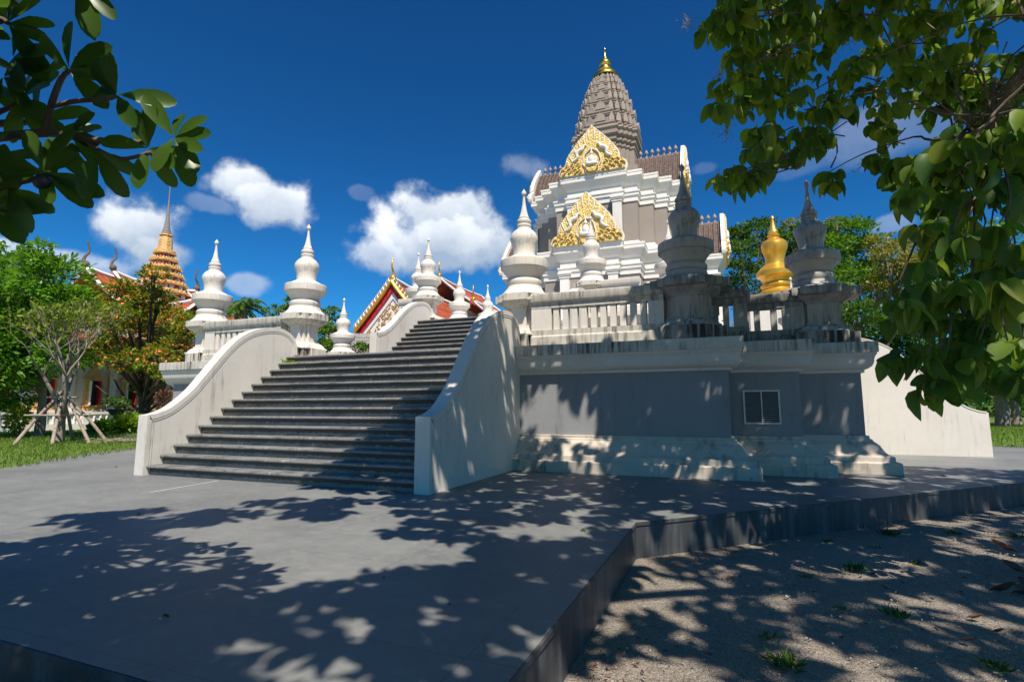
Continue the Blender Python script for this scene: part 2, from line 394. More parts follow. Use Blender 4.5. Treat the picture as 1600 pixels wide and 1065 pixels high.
# octagonal plaza slab
EX = -.93; LXp = -12.87
plaza = [(EX, 1.70), (EX, 5.73), (4.75, 11.45), (9.4, 13.4), (16, 15.2), (30, 17.2), (30, 30), (-10, 60), (-30, 40), (-17.4, 11.9), (-15.15, 8.2), (LXp, 5.73), (LXp, 1.70)]
top = MB(); top.v = [(x, y, 0) for x, y in plaza]; top.f = [tuple(range(len(plaza)))]
pv = top.build('paving', 'paving', fix=False); tag(pv, kind='structure')
if pv.data.polygons[0].normal.z < 0: pv.data.flip_normals()
ed = MB()
for i in range(len(plaza)):
    a, b = plaza[i], plaza[(i+1) % len(plaza)]
    ed.f.append(tuple(len(ed.v)+k for k in (0, 1, 2, 3))); ed.v += [(a[0], a[1], -.7), (b[0], b[1], -.7), (b[0], b[1], -.03), (a[0], a[1], -.03)]
eo = ed.build('paving_edge', 'edge', fix=False); tag(eo, kind='structure')
lip = MB()                                # thin coping slab edge round the plaza
q0 = [(x, y) for x, y in plaza]
for i in range(len(plaza)):
    a, b = np.array(plaza[i], float), np.array(plaza[(i+1) % len(plaza)], float); d = b-a; L = np.linalg.norm(d); d /= L; nn = np.array([d[1], -d[0]])
    o_ = len(lip.v); e = .012
    p1, p2 = a+nn*e-d*0.004, b+nn*e+d*.004
    lip.v += [(a[0], a[1], -.002), (b[0], b[1], -.002), (p2[0], p2[1], -.004), (p1[0], p1[1], -.004), (p2[0], p2[1], -.034), (p1[0], p1[1], -.034), (b[0], b[1], -.036), (a[0], a[1], -.036)]
    lip.f += [(o_, o_+3, o_+2, o_+1), (o_+3, o_+5, o_+4, o_+2), (o_+5, o_+7, o_+6, o_+4)]
tag(lip.build('paving_rim', 'edge', fix=False), kind='structure')
# lawns, left and right
def sheet(name, poly, z, mat, kind='structure'):
    m = MB(); m.v = [(x, y, z) for x, y in poly]; m.f = [tuple(range(len(poly)))]
    o = m.build(name, mat, fix=False)
    if o.data.polygons[0].normal.z < 0: o.data.flip_normals()
    return tag(o, kind=kind)
lawnL = [(-12.0, 5.0), (-14.2, 8.25), (-16.4, 11.7), (-19.2, 14.2), (-24, 18.0), (-60, 42), (-80, 30), (-80, -6), (-12.0, -4)]
sheet('lawn', lawnL, -.02, 'lawn')
sheet('garden_path', [(-19.0, 13.25), (-23.6, 17.1), (-28.0, 20.5), (-28.8, 19.4), (-24.5, 15.7), (-20.2, 12.3)], .045, 'paving')
sheet('far_ground', [(-400, -50), (-80, -50), (-80, 30), (-60, 42), (-24, 17.2), (-19, 13.4), (-17, 30), (-5, 48), (14, 48), (30, 28), (16, 15), (9, 13), (60, -30), (400, -50), (400, 600), (-400, 600)], -.05, 'earth')
sheet('lawn', [(7.0, 21.0), (14, 19.5), (40, 24), (60, 80), (10, 80), (6.0, 40)], .012, 'lawn')

# ================================================================== LOWER TERRACE
cs = [(6.95, 9.35), (8.13, 8.47), (9.25, 7.65)]
quad = []
for i, (x, y) in enumerate(cs):
    if i: quad.append((cs[i-1][0], -y))
    quad.append((x, -y))
half = quad
outline = half + [(x, -y) for x, y in reversed(half)] + [(-x, -y) for x, y in half] + [(-x, y) for x, y in reversed(half)]
outline = [(x, y) for x, y in outline]
TC = (CX, CYT)
terr = empty('stone_terrace', (CX, 9.95, 0))
tag(terr, 'broad grey stepped-corner stone terrace with moulded plinth and stained white cornice', 'terrace')
TL = (0, CYT-9.95)                      # centre in the local frame
mould(MB(), outline, [(.43, 0), (.43, .20), (.415, .215), (.35, .215), (.35, .30), (.345, .31), (.31, .325), (.27, .345), (.23, .385), (.20, .44), (.17, .50), (.12, .545), (.09, .57), (.085, .60), (.05, .605), (.05, .66), (0, .663)], c=TL).build('plinth', 'plinth', terr, smooth=32, bevel=.008)
mould(MB(), outline, [(0, .66), (0, 1.83)], c=TL).build('wall', 'bluegrey', terr)
cor = mould(MB(), outline, [(.0, 1.82), (.055, 1.82), (.055, 1.87), (.07, 1.875), (.10, 1.885), (.16, 1.93), (.19, 2.0), (.195, 2.06), (.215, 2.12), (.235, 2.14), (.235, 2.185)], c=TL).build('cornice', 'plaster', terr, smooth=32, bevel=.004)
mould(MB(), outline, [(.262, 2.182), (.262, 2.37), (.255, 2.38)], c=TL).build('slab', 'cornice', cor)
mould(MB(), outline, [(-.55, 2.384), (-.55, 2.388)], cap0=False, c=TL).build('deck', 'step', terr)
# louvred vent on the first recess
v0 = (.28-CX, 10.83-9.95); vg = MB(); X0, X1, Z0, Z1 = .285-CX, .90-CX, .875, 1.495; Yv = 10.83-9.95-.03
for a, b, c_, d in ((X0, X1, Z0, Z0+.028), (X0, X1, Z1-.028, Z1), (X0, X0+.028, Z0+.028, Z1-.028), (X1-.028, X1, Z0+.028, Z1-.028), ((X0+X1)/2-.01, (X0+X1)/2+.01, Z0+.028, Z1-.028)):
    vg.box(a, b, Yv, Yv+.028, c_, d)
vent = vg.build('vent_frame', 'whitemetal', terr)
MB().box(X0+.02, X1-.02, Yv+.0285, Yv+.0295, Z0+.02, Z1-.02).build('dark_opening', 'darkmetal', vent)
lv = MB()
for k in range(15):
    z = Z0+.045+k*.038
    lv.loft([[(x, Yv+.004, z), (x, Yv+.024, z+.014), (x, Yv+.024, z+.018), (x, Yv+.004, z+.004)] for x in (X0+.03, X1-.03)])
lv.build('louvre', 'bluegrey', vent)

# ------------------------------------------------------------------ stairs
def stair_tread(x0, x1, y, z, depth, r=.17, last=False):
    """one step: rounded nosing over a recessed riser; y = nosing front, z = top"""
    t = .046; o = .045 if last else .072
    prof = [(y+depth, z), (y+.02, z), (y+.006, z-.006), (y, z-.018), (y, z-t+.012), (y+.008, z-t), (y+o, z-t-.002), (y+o+.004, z-r+.0), (y+depth, z-r)]
    return MB().extr(prof, 0, x0, x1)
def side_wall(prof, x0, x1, base_y1, zb, parent, y_off=0, z_off=0, flip=1):
    """prof = top curve (y, z) front to back; wall body, coping band and front band"""
    pr = catmull(prof, 5); pr = [(y+y_off, z+z_off) for y, z in pr]
    y0 = pr[0][0]; inner = [(y0+.012, zb)] + [(max(y, y0+.012), z-.012) for y, z in pr] + [(base_y1+y_off, pr[-1][1]-.012), (base_y1+y_off, zb)]
    b = MB(); b.extr(inner, 0, x0+.012, x1-.012)
    w = b.build('side_wall', 'plaster_wall', parent, smooth=30)
    # coping band on both faces + top, following front newel and curve
    path = [(y0, zb)] + pr
    def offs(path, d):
        out = []
        for i, p in enumerate(path):
            a = np.array(path[max(0, i-1)]); c_ = np.array(path[min(len(path)-1, i+1)]); t = c_-a; t /= np.linalg.norm(t)+1e-9
            nn = np.array([t[1], -t[0]])
            if i == 1: nn = np.array([1., -1.])*1.0
            out.append((p[0]+nn[0]*d, p[1]+nn[1]*d))
        out[0] = (path[0][0]+d, path[0][1]); return out
    def band(d0, d1, e, name):
        A, B = offs(path, d0), offs(path, d1); m = MB(); rings = []
        for p, q in zip(A, B): rings.append([(x0-e, *p), (x1+e, *p), (x1+e, *q), (x0-e, *q)])
        m.loft(rings); m.build(name, 'plaster_wall', w, smooth=30)
    band(0, .085, 0, 'coping'); band(.105, .125, -.004, 'moulding')
    return w
XL, XR, SW = -9.60, -4.05, .24
wprof = [(6.46, 1.05), (6.66, 1.09), (6.92, 1.21), (7.27, 1.50), (7.50, 1.77), (7.74, 2.07), (8.0, 2.38), (8.29, 2.66), (8.62, 2.86), (9.02, 2.985), (9.38, 3.02), (9.66, 2.96), (9.84, 2.83), (9.93, 2.66), (9.95, 2.45)]
S0, TR, RI = 6.504, .2395, .17
def flight(name, label, x0, x1, s0, n, zb, prof, yo, zo, back, walls=True):
    e = empty(name, ((x0+x1)/2, s0, zb)); tag(e, label, 'staircase')
    L = Matrix.Translation((-(x0+x1)/2, -s0, -zb))
    for k in range(n):
        st = stair_tread(x0-.01, x1+.01, s0+k*TR, zb+(k+1)*RI + (.004 if k == n-1 else 0), (back-(s0+k*TR)) if k == n-1 else TR+.08, last=(k == n-1))
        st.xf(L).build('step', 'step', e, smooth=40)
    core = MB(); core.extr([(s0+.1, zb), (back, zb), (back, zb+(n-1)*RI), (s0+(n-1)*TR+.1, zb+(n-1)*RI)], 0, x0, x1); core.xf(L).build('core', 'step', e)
    for a, b in ((x0-SW, x0), (x1, x1+SW)):
        pf = [(y-s0, z-zb) for y, z in prof]
        side_wall(pf, a-(x0+x1)/2, b-(x0+x1)/2, back-s0, 0, e, yo, zo)
    return e
fr = flight('front_staircase', 'wide dark slate staircase in the foreground between two curved white side walls', XL, XR, S0, 14, 0, wprof, 0, 0, 9.95)
wprof2 = [(12.93, 2.38+1.02), (13.1, 3.42), (13.35, 3.50), (13.65, 3.68), (14.0, 3.96), (14.35, 4.26), (14.7, 4.50), (15.05, 4.68), (15.4, 4.78), (15.7, 4.80), (15.95, 4.72), (16.1, 4.55), (16.12, 4.3)]
fr2 = flight('upper_staircase', 'shorter dark slate staircase climbing from the first landing to the upper terrace', -9.5, -4.15, 13.0, 10, 2.384, wprof2, 0, 0, 16.12)
# right-hand side staircase: runs along +X from the right face of the terrace
rs = empty('side_staircase', (2.35, 19.3, 0)); tag(rs, 'side staircase right of the terrace whose long plain white curved wall faces the viewer', 'staircase')
def rot90(mb): mb.v = [(-y, x, z) for x, y, z in mb.v]; return mb      # front (-y) becomes +x
L0 = 9.95
for k in range(14):
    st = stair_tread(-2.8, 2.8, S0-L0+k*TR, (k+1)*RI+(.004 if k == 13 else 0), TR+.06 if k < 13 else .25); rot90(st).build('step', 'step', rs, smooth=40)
for a, b in ((-2.8-SW, -2.8), (2.8, 2.8+SW)):
    pr = catmull([(y-L0, z) for y, z in wprof], 5)
    b_ = MB(); b_.extr([(pr[0][0], 0)] + pr + [(0, pr[-1][1]), (0, 0)], 0, a, b)
    w = rot90(b_).build('side_wall', 'plaster', rs, smooth=30)
    cp = MB(); rings = [[(a-.012, y, z-.01), (b+.012, y, z-.01), (b+.012, y+.0, z+.02), (a-.012, y, z+.02)] for y, z in pr[1:-1]]
    cp.loft(rings); rot90(cp).build('coping', 'plaster', w, smooth=30)

# ================================================================== UPPER TERRACE
UX0, UX1, UY0, UY1 = -12.1, -.9, 16.2, 26.0
ucx, ucy = (UX0+UX1)/2, (UY0+UY1)/2
uhx, uhy = (UX1-UX0)/2, (UY1-UY0)/2
upl = [(-(uhx-1.0), -uhy), (uhx-1.0, -uhy), (uhx-1.0, -uhy+.9), (uhx, -uhy+.9), (uhx, uhy-.9), (uhx-1, uhy-.9), (uhx-1, uhy), (-(uhx-1), uhy), (-(uhx-1), uhy-.9), (-uhx, uhy-.9), (-uhx, -uhy+.9), (-(uhx-1), -uhy+.9)]
ut = empty('upper_terrace', (ucx, ucy, 2.388)); tag(ut, 'smaller white upper terrace behind the top rail, reached by the upper flight', 'terrace')
mould(MB(), upl, [(.25, 0), (.25, .15), (.2, .2), (.05, .42), (.05, .48)]).build('plinth', 'plaster', ut, smooth=32)
mould(MB(), upl, [(0, .48), (0, 1.30)]).build('wall', 'taupe', ut)
mould(MB(), upl, [(.05, 1.30), (.05, 1.34), (.15, 1.42), (.2, 1.55), (.24, 1.56), (.24, 1.70)]).build('cornice', 'plaster', ut, smooth=32)

# ================================================================== STUPA PILLARS
def rsq(a, s=.5):                         # redented square: two notches at each corner
    b = a*s; m = (a+b)/2
    return redent([(b, a), (m, m), (a, b)])
def make_pillar(mat, matcap, w=1.0):
    def rsq(a, s=.5):
        a *= w; b = a*s; st = 2 if w == 1 else 3
        return redent([(b+(a-b)*i/st, a-(a-b)*i/st) for i in range(st+1)])
    e = empty('stupa_pillar')
    k = 1.056
    P = rsq(.40, .42); mb = MB()
    mould(mb, rsq(.50, .5), [(0, 0), (0, .24)]); mb.build('base', matcap, e, smooth=30, bevel=.006)
    m = MB(); mould(m, rsq(.31, .5), [(.17, .24), (.165, .262), (.13, .28), (.105, .33), (.065, .37), (.03, .39), (.025, .43), (0, .43), (0, .80)]); m.build('shaft', mat, e, smooth=30)
    m = MB(); mould(m, rsq(.31, .5), [(0, .80), (.03, .80), (.035, .83), (.06, .85), (.13, .89), (.17, .94), (.175, .965)])
    mould(m, rsq(.56, .45), [(0, .945), (0, 1.09), (-.006, 1.097)])
    m.build('cap', matcap, e, smooth=30, bevel=.006)
    n = 40; m = MB()
    def c8(r, z, q):                      # from near-octagon to round
        out = []
        for i in range(n):
            t = 2*math.pi*i/n; o = math.cos(math.pi/8)/math.cos(((t+math.pi/8) % (math.pi/4))-math.pi/8)
            rr = r*(q*o+(1-q)); out.append((rr*math.cos(t), rr*math.sin(t), z))
        return out
    m.loft([c8(.56*w, 1.09, .9), c8(.545*w, 1.105, .8), c8(.47*(w+1)/2, 1.16, .6), c8(.42, 1.21, .3), c8(.385, 1.26, .1), c8(.375, 1.30, 0)])
    m.lathe([(.34, 1.30), (.345, 1.315), (.37, 1.33), (.385, 1.365), (.385, 1.40), (.365, 1.435), (.34, 1.45), (.325, 1.46), (.325, 1.475), (.35, 1.48), (.355, 1.50), (.37, 1.53), (.395, 1.57), (.435, 1.62), (.46, 1.655), (.475, 1.66), (.475, 1.675), (.505, 1.68), (.51, 1.70), (.51, 1.84), (.50, 1.855), (.40, 1.89), (.30, 1.945), (.25, 1.965)], n=n)
    m.build('bell', mat, e, smooth=24)
    m = MB(); m.lathe([(.245, 1.95), (.235, 1.99), (.235, 2.05), (.245, 2.14), (.27, 2.22), (.295, 2.29), (.30, 2.34), (.29, 2.40), (.262, 2.45), (.22, 2.50), (.175, 2.535), (.15, 2.55)], n=n); m.build('bulb', mat, e, smooth=50)
    m = MB(); m.lathe([(.15, 2.54), (.152, 2.55), (.155, 2.565), (.15, 2.585), (.135, 2.59), (.135, 2.60), (.155, 2.61), (.158, 2.635), (.15, 2.655), (.12, 2.66), (.12, 2.675), (.15, 2.68), (.162, 2.71), (.158, 2.74), (.13, 2.765), (.11, 2.775), (.118, 2.79), (.118, 2.805), (.10, 2.83), (.078, 2.90), (.058, 2.99), (.042, 3.09), (.03, 3.20), (.026, 3.28), (.028, 3.29), (.05, 3.315), (.057, 3.345), (.05, 3.375), (.028, 3.405), (.012, 3.43), (.004, 3.45)], n=24); m.build('spire', mat, e, smooth=32)
    return e
pA = make_pillar('finial', 'cornice'); pD = None
GP = 'stupa-topped pillars round the terraces'
def put(src, x, y, z, sc, label, first=False, rz=0, sz=None):
    o = src if first else copy_tree(src)
    o.location = (x, y, z); o.scale = (sc, sc, sz or sc); o.rotation_euler[2] = rz
    tag(o, label, 'pillar', GP); return o
put(pA, -9.88, 10.42, 2.385, 1.0, 'white stupa pillar at the top left end of the front staircase', True, sz=1.025)
put(pA, -3.90, 10.42, 2.385, 1.0, 'white stupa pillar where the right side wall of the front staircase ends', sz=1.025)
put(pA, -13.2, 10.42, 2.385, 1.0, 'white stupa pillar on the far left front corner of the terrace', sz=1.025)
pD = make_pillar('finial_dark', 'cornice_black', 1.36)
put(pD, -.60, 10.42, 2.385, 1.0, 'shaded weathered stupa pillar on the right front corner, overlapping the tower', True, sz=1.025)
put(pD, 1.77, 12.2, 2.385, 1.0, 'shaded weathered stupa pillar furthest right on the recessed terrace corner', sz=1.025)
put(pA, -14.9, 17.95, 2.385, 1.0, 'small-looking white stupa pillar far left behind the landing, before the green tree', sz=1.0)
put(pA, -9.85, 16.35, 4.09, .96, 'white stupa pillar with mildewed neck at the upper left end of the second flight', sz=.95)
put(pA, -3.87, 16.55, 4.09, .96, 'white stupa pillar standing in front of the lower gold pediment', sz=.97)
put(pA, -11.3, 18.0, 4.09, .96, 'white stupa pillar on the upper terrace corner, just left of the second flight pillar', sz=.97)
put(pA, -11.1, 21.2, 4.09, .96, 'white stupa pillar on the upper terrace seen between the second flight pillar and the red roof', sz=.97)
put(pA, -11.05, 24.2, 4.09, .96, 'smallest white stupa pillar, farthest back over the top steps', sz=.97)
put(pA, -1.55, 17.9, 4.09, .96, 'white stupa pillar half hidden behind the weathered corner pillar', sz=.97)
put(pA, 1.95, 17.6, 2.385, .8, 'low white stupa pillar peeping out behind the furthest right pillar', sz=.78)

# ================================================================== BALUSTRADES
def balustrade(name, label, p0, p1, z, mat='plaster', matc='course', solid0=.35, solid1=.35, h=1.07, n=None, pitch=.195):
    p0 = np.array(p0, float); p1 = np.array(p1, float); L = np.linalg.norm(p1-p0); a = math.atan2(p1[1]-p0[1], p1[0]-p0[0])
    e = empty(name, (p0[0], p0[1], z), a); tag(e, label, 'balustrade', 'stone balustrades of the terraces')
    b = MB(); b.loft([[(x, y, zz) for y, zz in ((-.15, 0), (-.15, .19), (-.12, .225), (-.12, .33), (.12, .33), (.12, .225), (.15, .19), (.15, 0))] for x in (0, L)]); b.build('base_course', matc, e, smooth=30)
    r = MB(); r.loft([[(x, y, zz) for y, zz in ((-.10, .77), (-.10, .87), (-.115, .88), (-.15, .90), (-.165, .93), (-.165, h-.012), (-.15, h), (.15, h), (.165, h-.012), (.165, .93), (.15, .90), (.115, .88), (.10, .87), (.10, .77))] for x in (0, L)]); r.build('top_rail', matc, e, smooth=30, bevel=.004)
    if solid0: MB().box(0, solid0, -.095, .095, .33, .77).build('end_panel', mat, e)
    if solid1: MB().box(L-solid1, L, -.095, .095, .33, .77).build('end_panel', mat, e)
    s, t = solid0, L-solid1; n = max(1, int(round((t-s)/pitch)))
    me = None
    for k in range(n):
        x = s+(k+.5)*(t-s)/n
        if me is None:
            w = .055
            bb = MB(); bb.loft([[(-w, -.075, zz), (w, -.075, zz), (w, .075, zz), (-w, .075, zz)] for zz in (.33, .77)])
            o = bb.build('baluster', mat, e); me = o.data
        else:
            o = bpy.data.objects.new('baluster', me); col.objects.link(o); o.parent = e
        o.location = (x, 0, 0)
    return e
Yr = 10.12
balustrade('balustrade', 'white balustrade between the two stupa pillars left of the front staircase', (-12.9, Yr), (-10.2, Yr), 2.385)
balustrade('balustrade', 'stained balustrade between the staircase pillar and the shaded corner pillar', (-3.6, Yr), (-1.0, Yr), 2.385, solid1=.28, solid0=.42)
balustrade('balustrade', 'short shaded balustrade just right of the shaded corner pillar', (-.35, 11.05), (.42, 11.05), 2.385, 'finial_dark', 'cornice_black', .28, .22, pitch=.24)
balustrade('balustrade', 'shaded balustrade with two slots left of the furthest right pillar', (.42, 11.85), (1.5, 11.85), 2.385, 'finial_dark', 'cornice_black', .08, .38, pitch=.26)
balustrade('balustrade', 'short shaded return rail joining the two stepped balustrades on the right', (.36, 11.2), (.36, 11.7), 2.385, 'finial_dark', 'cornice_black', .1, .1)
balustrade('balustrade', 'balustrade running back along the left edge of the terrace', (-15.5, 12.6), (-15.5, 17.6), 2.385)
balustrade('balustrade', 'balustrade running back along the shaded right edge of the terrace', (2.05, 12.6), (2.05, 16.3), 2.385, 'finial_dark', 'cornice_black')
balustrade('balustrade', 'upper white balustrade right of the pillar before the lower gold pediment', (-3.5, 16.35), (-2.3, 16.35), 4.09, matc='plaster')
balustrade('balustrade', 'upper white balustrade stepping back towards the half hidden pillar', (-2.2, 17.15), (-1.5, 17.15), 4.09, matc='plaster', solid0=.1, solid1=.1)
balustrade('balustrade', 'upper white balustrade left of the second flight pillar', (-11.1, 16.5), (-10.2, 16.5), 4.09, matc='plaster', solid0=.1, solid1=.1)
balustrade('balustrade', 'upper white balustrade along the left edge between small pillars', (-11.7, 18.3), (-11.7, 25.0), 4.09, matc='plaster')
balustrade('balustrade', 'upper white balustrade along the right edge behind the half hidden pillar', (-1.25, 18.2), (-1.25, 25.0), 4.09, matc='plaster')

# ================================================================== SHRINE TOWER
TX, TY = -6.75, 34.3
tw = empty('shrine_tower', (TX, TY, 0)); tag(tw, 'tall white and taupe two-storey shrine tower with grey prang, gold pediments and golden tip', 'shrine')
def cross(cs):                            # cs: outer corners from front arm to side arm (x, y)
    quad = []
    for i, (x, y) in enumerate(cs):
        if i: quad.append((cs[i-1][0], -y))
        quad.append((x, -y))
    h = quad
    return h + [(x, -y) for x, y in reversed(h)] + [(-x, -y) for x, y in h] + [(-x, y) for x, y in reversed(h)]
def clean(p):                             # drop duplicates
    return p
UW = cross([(1.62, 4.25), (2.45, 3.95), (3.25, 3.15), (3.95, 2.35), (4.5, 1.55)])
LW = cross([(1.62, 6.0), (2.7, 5.6), (4.2, 4.2), (5.6, 2.9), (6.6, 1.6)])
def corn(poly, z, s=1.0):                 # three-stage white cornice, total height 1.9*s
    pr = [(0, 0), (.06, 0), (.06, .28), (.10, .30), (.13, .34), (.13, .50), (.18, .54), (.18, .62), (.06, .64), (.04, .66), (.04, .98), (.10, 1.02), (.17, 1.12), (.22, 1.25), (.32, 1.42), (.36, 1.44), (.36, 1.62), (.38, 1.64), (.38, 1.76)]
    return [(d*s, z+h*s) for d, h in pr]
# lower storey
m = MB(); mould(m, LW, [(.9, 0), (.9, 1.2), (.7, 1.5), (.4, 2.3), (.4, 2.6), (.5, 2.62), (.5, 3.3), (.35, 3.5), (.3, 4.6), (.45, 4.65), (.45, 5.2), (.3, 5.5), (.1, 5.9), (.1, 6.2)]); m.build('base_moulding', 'towerwhite', tw, smooth=30)
mould(MB(), LW, [(0, 6.2), (0, 8.45)]).build('lower_wall', 'taupe', tw)
mould(MB(), LW, corn(LW, 8.42, .95)).build('lower_cornice', 'towerwhite', tw, smooth=30)
# upper storey
mould(MB(), UW, [(.35, 10.05), (.35, 10.25), (.25, 10.3), (.2, 10.45), (.2, 10.55), (.05, 10.75), (.03, 10.8)]).build('upper_base', 'towerwhite', tw, smooth=30)
mould(MB(), UW, [(0, 10.8), (0, 13.2)]).build('upper_wall', 'taupe', tw)
mould(MB(), UW, corn(UW, 13.18, 1.0)).build('upper_cornice', 'towerwhite', tw, smooth=30)
def pilaster(x, y, w, d, z0, z1, name='pilaster'):
    m = MB(); m.box(x-w/2, x+w/2, y-d/2, y+d/2, z0+.25, z1-.3)
    for a, b, e in ((z0, z0+.15, .08), (z0+.15, z0+.28, .05), (z1-.32, z1-.24, .04), (z1-.2, z1-.1, .07), (z1-.1, z1, .11)): m.box(x-w/2-e, x+w/2+e, y-d/2-e, y+d/2+e, a, b)
    return m.build(name, 'towerwhite', tw)
for sx in (-1, 1):
    pilaster(sx*1.36, -4.33, .52, .30, 10.55, 13.45)
    pilaster(sx*1.36, 4.33, .52, .30, 10.55, 13.45)
    pilaster(sx*4.58, -1.3, .30, .5, 10.55, 13.45)
    pilaster(sx*4.58, 1.3, .30, .5, 10.55, 13.45)
    pilaster(sx*1.36, -6.08, .52, .30, 6.2, 8.7)
    pilaster(sx*6.68, -1.35, .30, .5, 6.2, 8.7)
    pilaster(sx*6.68, 1.35, .30, .5, 6.2, 8.7)
# barrel roofs over the four arms (pointed vault) with ridge finials
def vault(name, L0_, L1_, hw, z0, h, axis_rot):
    m = MB(); n = 22; prof = []
    for i in range(n+1):
        t = -1+2*i/n; x = t*hw; z = z0+h*(1-abs(t)**1.55)
        prof.append((x, z))
    # ribbed along its length: many short sections with raised cover tiles
    seg = int((L1_-L0_)/.27); rings = []
    for k in range(seg):
        a = L0_+(L1_-L0_)*k/seg; b = L0_+(L1_-L0_)*(k+1)/seg
        for y, e in ((a, 0), (a+(b-a)*.42, 0), (a+(b-a)*.5, .13), (a+(b-a)*.92, .13)):
            rings.append([(x*(1+e*.25), y, z+e) for x, z in prof] + [(hw, y, z0-.1), (-hw, y, z0-.1)][:2])
    m.loft(rings); m.xf(Matrix.Rotation(axis_rot, 4, 'Z')); return m.build(name, 'roofbrown', tw)
def ridge_fin(par, x, y, z, first=[None], s=1.0):
    m = MB(); m.lathe([(.05, 0), (.09, .02), (.06, .08), (.045, .12), (.05, .2), (.11, .27), (.125, .34), (.10, .42), (.05, .5), (.02, .56), (.004, .6)], n=10)
    m.xf(Matrix.Translation((x, y, z)) @ Matrix.Scale(s, 4)); return m.build('ridge_finial', 'prang', par, smooth=45)
def arm_roof(rot, L0_, L1_, hw, z0, h, nf, vis=True):
    v = vault('vault_roof', L0_, L1_, hw, z0, h, rot); c, s_ = math.cos(rot), math.sin(rot)
    ridge = MB(); ridge.box(-.09, .09, L0_, L1_, z0+h-.02, z0+h+.12); ridge.xf(Matrix.Rotation(rot, 4, 'Z')); ridge.build('ridge', 'prang', v)
    if vis:
        for k in range(nf):
            y = L0_+.35+(L1_-.35-L0_-.3)*k/(nf-1); ridge_fin(v, -s_*y, c*y, z0+h+.10)
# arms: rot 0 => +y, pi => -y, -pi/2 => +x, pi/2 => -x
for rot, l1 in ((math.pi, 4.3), (-math.pi/2, 4.75), (math.pi/2, 4.75), (0, 4.3)):
    arm_roof(rot, 1.5, l1, 1.75, 14.9, 2.55, 8)
for rot, l1 in ((math.pi, 6.1), (-math.pi/2, 6.9), (math.pi/2, 6.9), (0, 6.1)):
    arm_roof(rot, 3.6, l1, 1.75, 10.05, 2.45, 8 if abs(rot) < 3 else 5)
MB().box(-2.3, 2.3, -2.3, 2.3, 14.8, 16.2).build('crossing', 'prang', tw)
